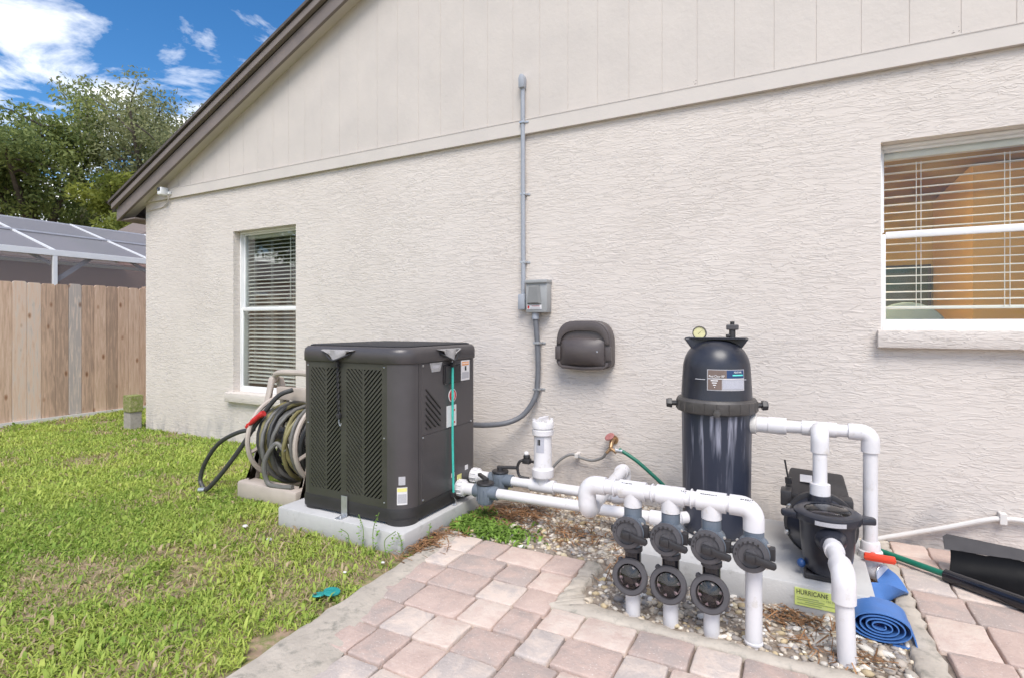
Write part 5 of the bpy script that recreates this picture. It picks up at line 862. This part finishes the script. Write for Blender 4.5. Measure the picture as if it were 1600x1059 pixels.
# hose reel cart
rl = thing('hose_reel_cart', 'beige plastic hose reel cart between window and heat pump', 'hose reel', (-3.25, -.85, -.03)); ay, az_ = -.86, .37
for x0 in (-3.52, -2.98):
    M().prism([(-1.17, -.03), (-1.11, -.03), (-1.02, .36), (-.92, .80), (-.87, .82), (-.85, .80), (-.90, .76), (-.98, .36), (-1.05, -.03)], 'x', x0, x0+.05).build('front_leg', MT['beige'], rl, 30, .008); M().prism([(-.55, -.03), (-.61, -.03), (-.80, .50), (-.86, .80), (-.82, .80), (-.74, .50)], 'x', x0, x0+.05).build('rear_leg', MT['beige'], rl, 30, .008); M().prism([(-1.0, .33), (-.72, .33), (-.72, .41), (-1.0, .41)], 'x', x0+.005, x0+.045).build('axle_plate', MT['beige'], rl, 30, .006)
bx(-3.53, -2.93, -1.175, -1.05, -.03, .095).build('front_bar', MT['beige'], rl, 30, .02); bx(-3.53, -2.93, -.62, -.53, -.03, .06).build('rear_bar', MT['beige'], rl, 30, .02)
for x0 in (-3.45, -2.97):
    m = M(); m.tube([(x0, ay+.285*math.cos(q), az_+.285*math.sin(q)) for q in np.linspace(0, 2*math.pi, 41)], .017, 8)
    for k in range(6): q = k*math.pi/3+.3; m.tube([(x0, ay+.06*math.cos(q), az_+.06*math.sin(q)), (x0, ay+.28*math.cos(q), az_+.28*math.sin(q))], .014, 6)
    m.build('reel_rim', MT['beige'], rl)
M().cyl((-3.52, ay, az_), (-2.93, ay, az_), .06, n=18).build('drum', MT['beige'], rl); M().tube(smoothpath([(-3.50, -.88, .78), (-3.44, -.90, .835), (-3.25, -.90, .845), (-3.04, -.90, .835), (-2.98, -.88, .78)], 6), .022, 10).build('push_handle', MT['beige'], rl); bx(-3.46, -3.0, -.90, -.86, .64, .735).build('guide_panel', MT['beige'], rl, 30, .008)
gh = thing('black_garden_hose', 'black garden hose wound on the reel with loose end on lawn', 'hose', (-3.25, ay, .1)); random.seed(5)
def coil(x0, x1, turns, r_a, r_b, jit):
    pts = []; n = int(turns*22)
    for i in range(n+1): f = i/n; q = f*turns*2*math.pi; rr = r_a+(r_b-r_a)*f+jit*math.sin(q*1.37+f*9); sag = .03*max(0, -math.sin(q)); pts.append((x0+(x1-x0)*(.5-.5*math.cos(f*math.pi*2.5)), ay+rr*math.cos(q), az_-.015+(rr+sag)*math.sin(q)))
    return pts
M().tube(coil(-3.42, -3.02, 13, .14, .245, .014), .0155, 9).build('wound_hose', MT['hoseb'], gh)
M().tube(smoothpath([(-3.12, ay-.24, .33), (-3.18, -1.13, .38), (-3.24, -1.17, .25), (-3.22, -1.16, .12), (-3.12, -1.15, .10), (-3.0, -1.14, .11)], 8), .0165, 9).build('slack_loop', MT['hoseg'], gh)
lo_ = M().tube(smoothpath([(-3.22, -.95, .73), (-3.30, -1.02, .68), (-3.42, -1.09, .50), (-3.52, -1.14, .33), (-3.66, -1.19, .14), (-3.76, -1.22, .03), (-3.80, -1.23, .005)], 8), .0165, 9).build('loose_end', MT['hoseb'], gh); M().cyl((-3.80, -1.23, .006), (-3.845, -1.245, .002), .017, n=10).build('hose_fitting', MT['steel'], lo_)
M().tube(smoothpath([(-3.45, -1.09, .45), (-3.58, -1.13, .42), (-3.76, -1.15, .33), (-3.90, -1.16, .18), (-3.95, -1.17, .05), (-3.90, -1.18, -.01)], 8), .0155, 9).build('side_loop', MT['hoseb'], gh)
gh2 = thing('olive_garden_hose', 'olive striped hose wound among the black hose on reel', 'hose', (-3.25, ay, .1)); M().tube(coil(-3.38, -3.08, 5, .22, .262, .01), .0145, 9).build('wound_hose', MT['hoseo'], gh2); M().tube(coil(-3.34, -3.05, 4, .24, .275, .01), .0145, 9).build('outer_turns', MT['hoseg'], gh2)
nz_ = thing('hose_nozzle', 'red hose nozzle clipped to the top of the hose reel', 'nozzle', (-3.42, -1.08, .52)); M().tube(smoothpath([(-3.45, -1.13, .49), (-3.41, -1.12, .525), (-3.37, -1.11, .555), (-3.335, -1.10, .575)], 5), [.014]*3+[.018]*8+[.022]*5, 10).build('grip', MT['red'], nz_); M().cyl((-3.455, -1.132, .485), (-3.472, -1.136, .468), .018, .014, 10).build('spray_head', MT['red'], nz_)
# weeds by the pad and in the lawn
def weed(x, y, h_, label, nl=7, seed=0):
    r = random.Random(seed); t = thing('weed', label, 'weed', (x, y, -.03), 'weeds in front of the heater pad')
    tip = Vector((x+r.uniform(-.05, .05), y+r.uniform(-.04, .02), h_)); M().tube(smoothpath([(x, y, -.03), (x+r.uniform(-.015, .015), y, h_*.5), tip], 5), .0022, 5).build('stem', pm('weed_stem', (.16, .24, .06), .6, .1, 20), t)
    for i in range(nl):
        f = .2+.8*i/nl; p = Vector((x, y, -.03)).lerp(tip, f); a = r.random()*6.28; d = Vector((math.cos(a), math.sin(a), r.uniform(-.1, .5))).normalized(); u = d.cross(Vector((0, 0, 1))).normalized(); l = r.uniform(.018, .034)*(1.2-f*.5)
        M().add([p, p+d*l*.5+u*l*.3+Vector((0, 0, .003)), p+d*l, p+d*l*.5-u*l*.3+Vector((0, 0, .003))], [(0, 1, 2, 3)]).build('leaf', pm_leaf, t, 0)
pm_leaf = pm('weed_leaf', (.17, .30, .045), .55, .25, 40)
for i, (x, y, h_) in enumerate(((-2.03, -1.43, .19), (-2.12, -1.42, .15), (-1.93, -1.44, .11), (-1.86, -1.40, .10), (-2.2, -1.44, .08), (-1.84, -1.2, .09))): weed(x, y, h_, ['tall thin weed with yellow green tips before the heater pad', 'second tallest thin weed close left of the tallest', 'short leafy weed at the heater pad corner', 'small weed right of the heater pad corner', 'lowest leafy weed along the pad front', 'thin weed beside the right side of the heater pad'][i], 12 if i < 3 else 8, i)
for x, y, s in ((-2.92, -1.55, .022), (-2.62, -1.62, .02), (-1.86, -1.55, .012), (-1.95, -1.72, .012)):
    o = M().ico((x, y, .0), (s*.9, s*.7, s*.4), 2, .12).build('white_stone', MT['pvcold'], smooth=50); tag(o, {-2.92: 'pale stone in the lawn nearest the hose reel', -2.62: 'pale stone in the lawn before the left pad edge', -1.86: 'small pale stone by the edging near pad corner', -1.95: 'small pale stone in grass near the teal cap'}[x], 'stone', 'pale stones in the lawn')
S.cycles.max_bounces = 8; S.cycles.transparent_max_bounces = 24
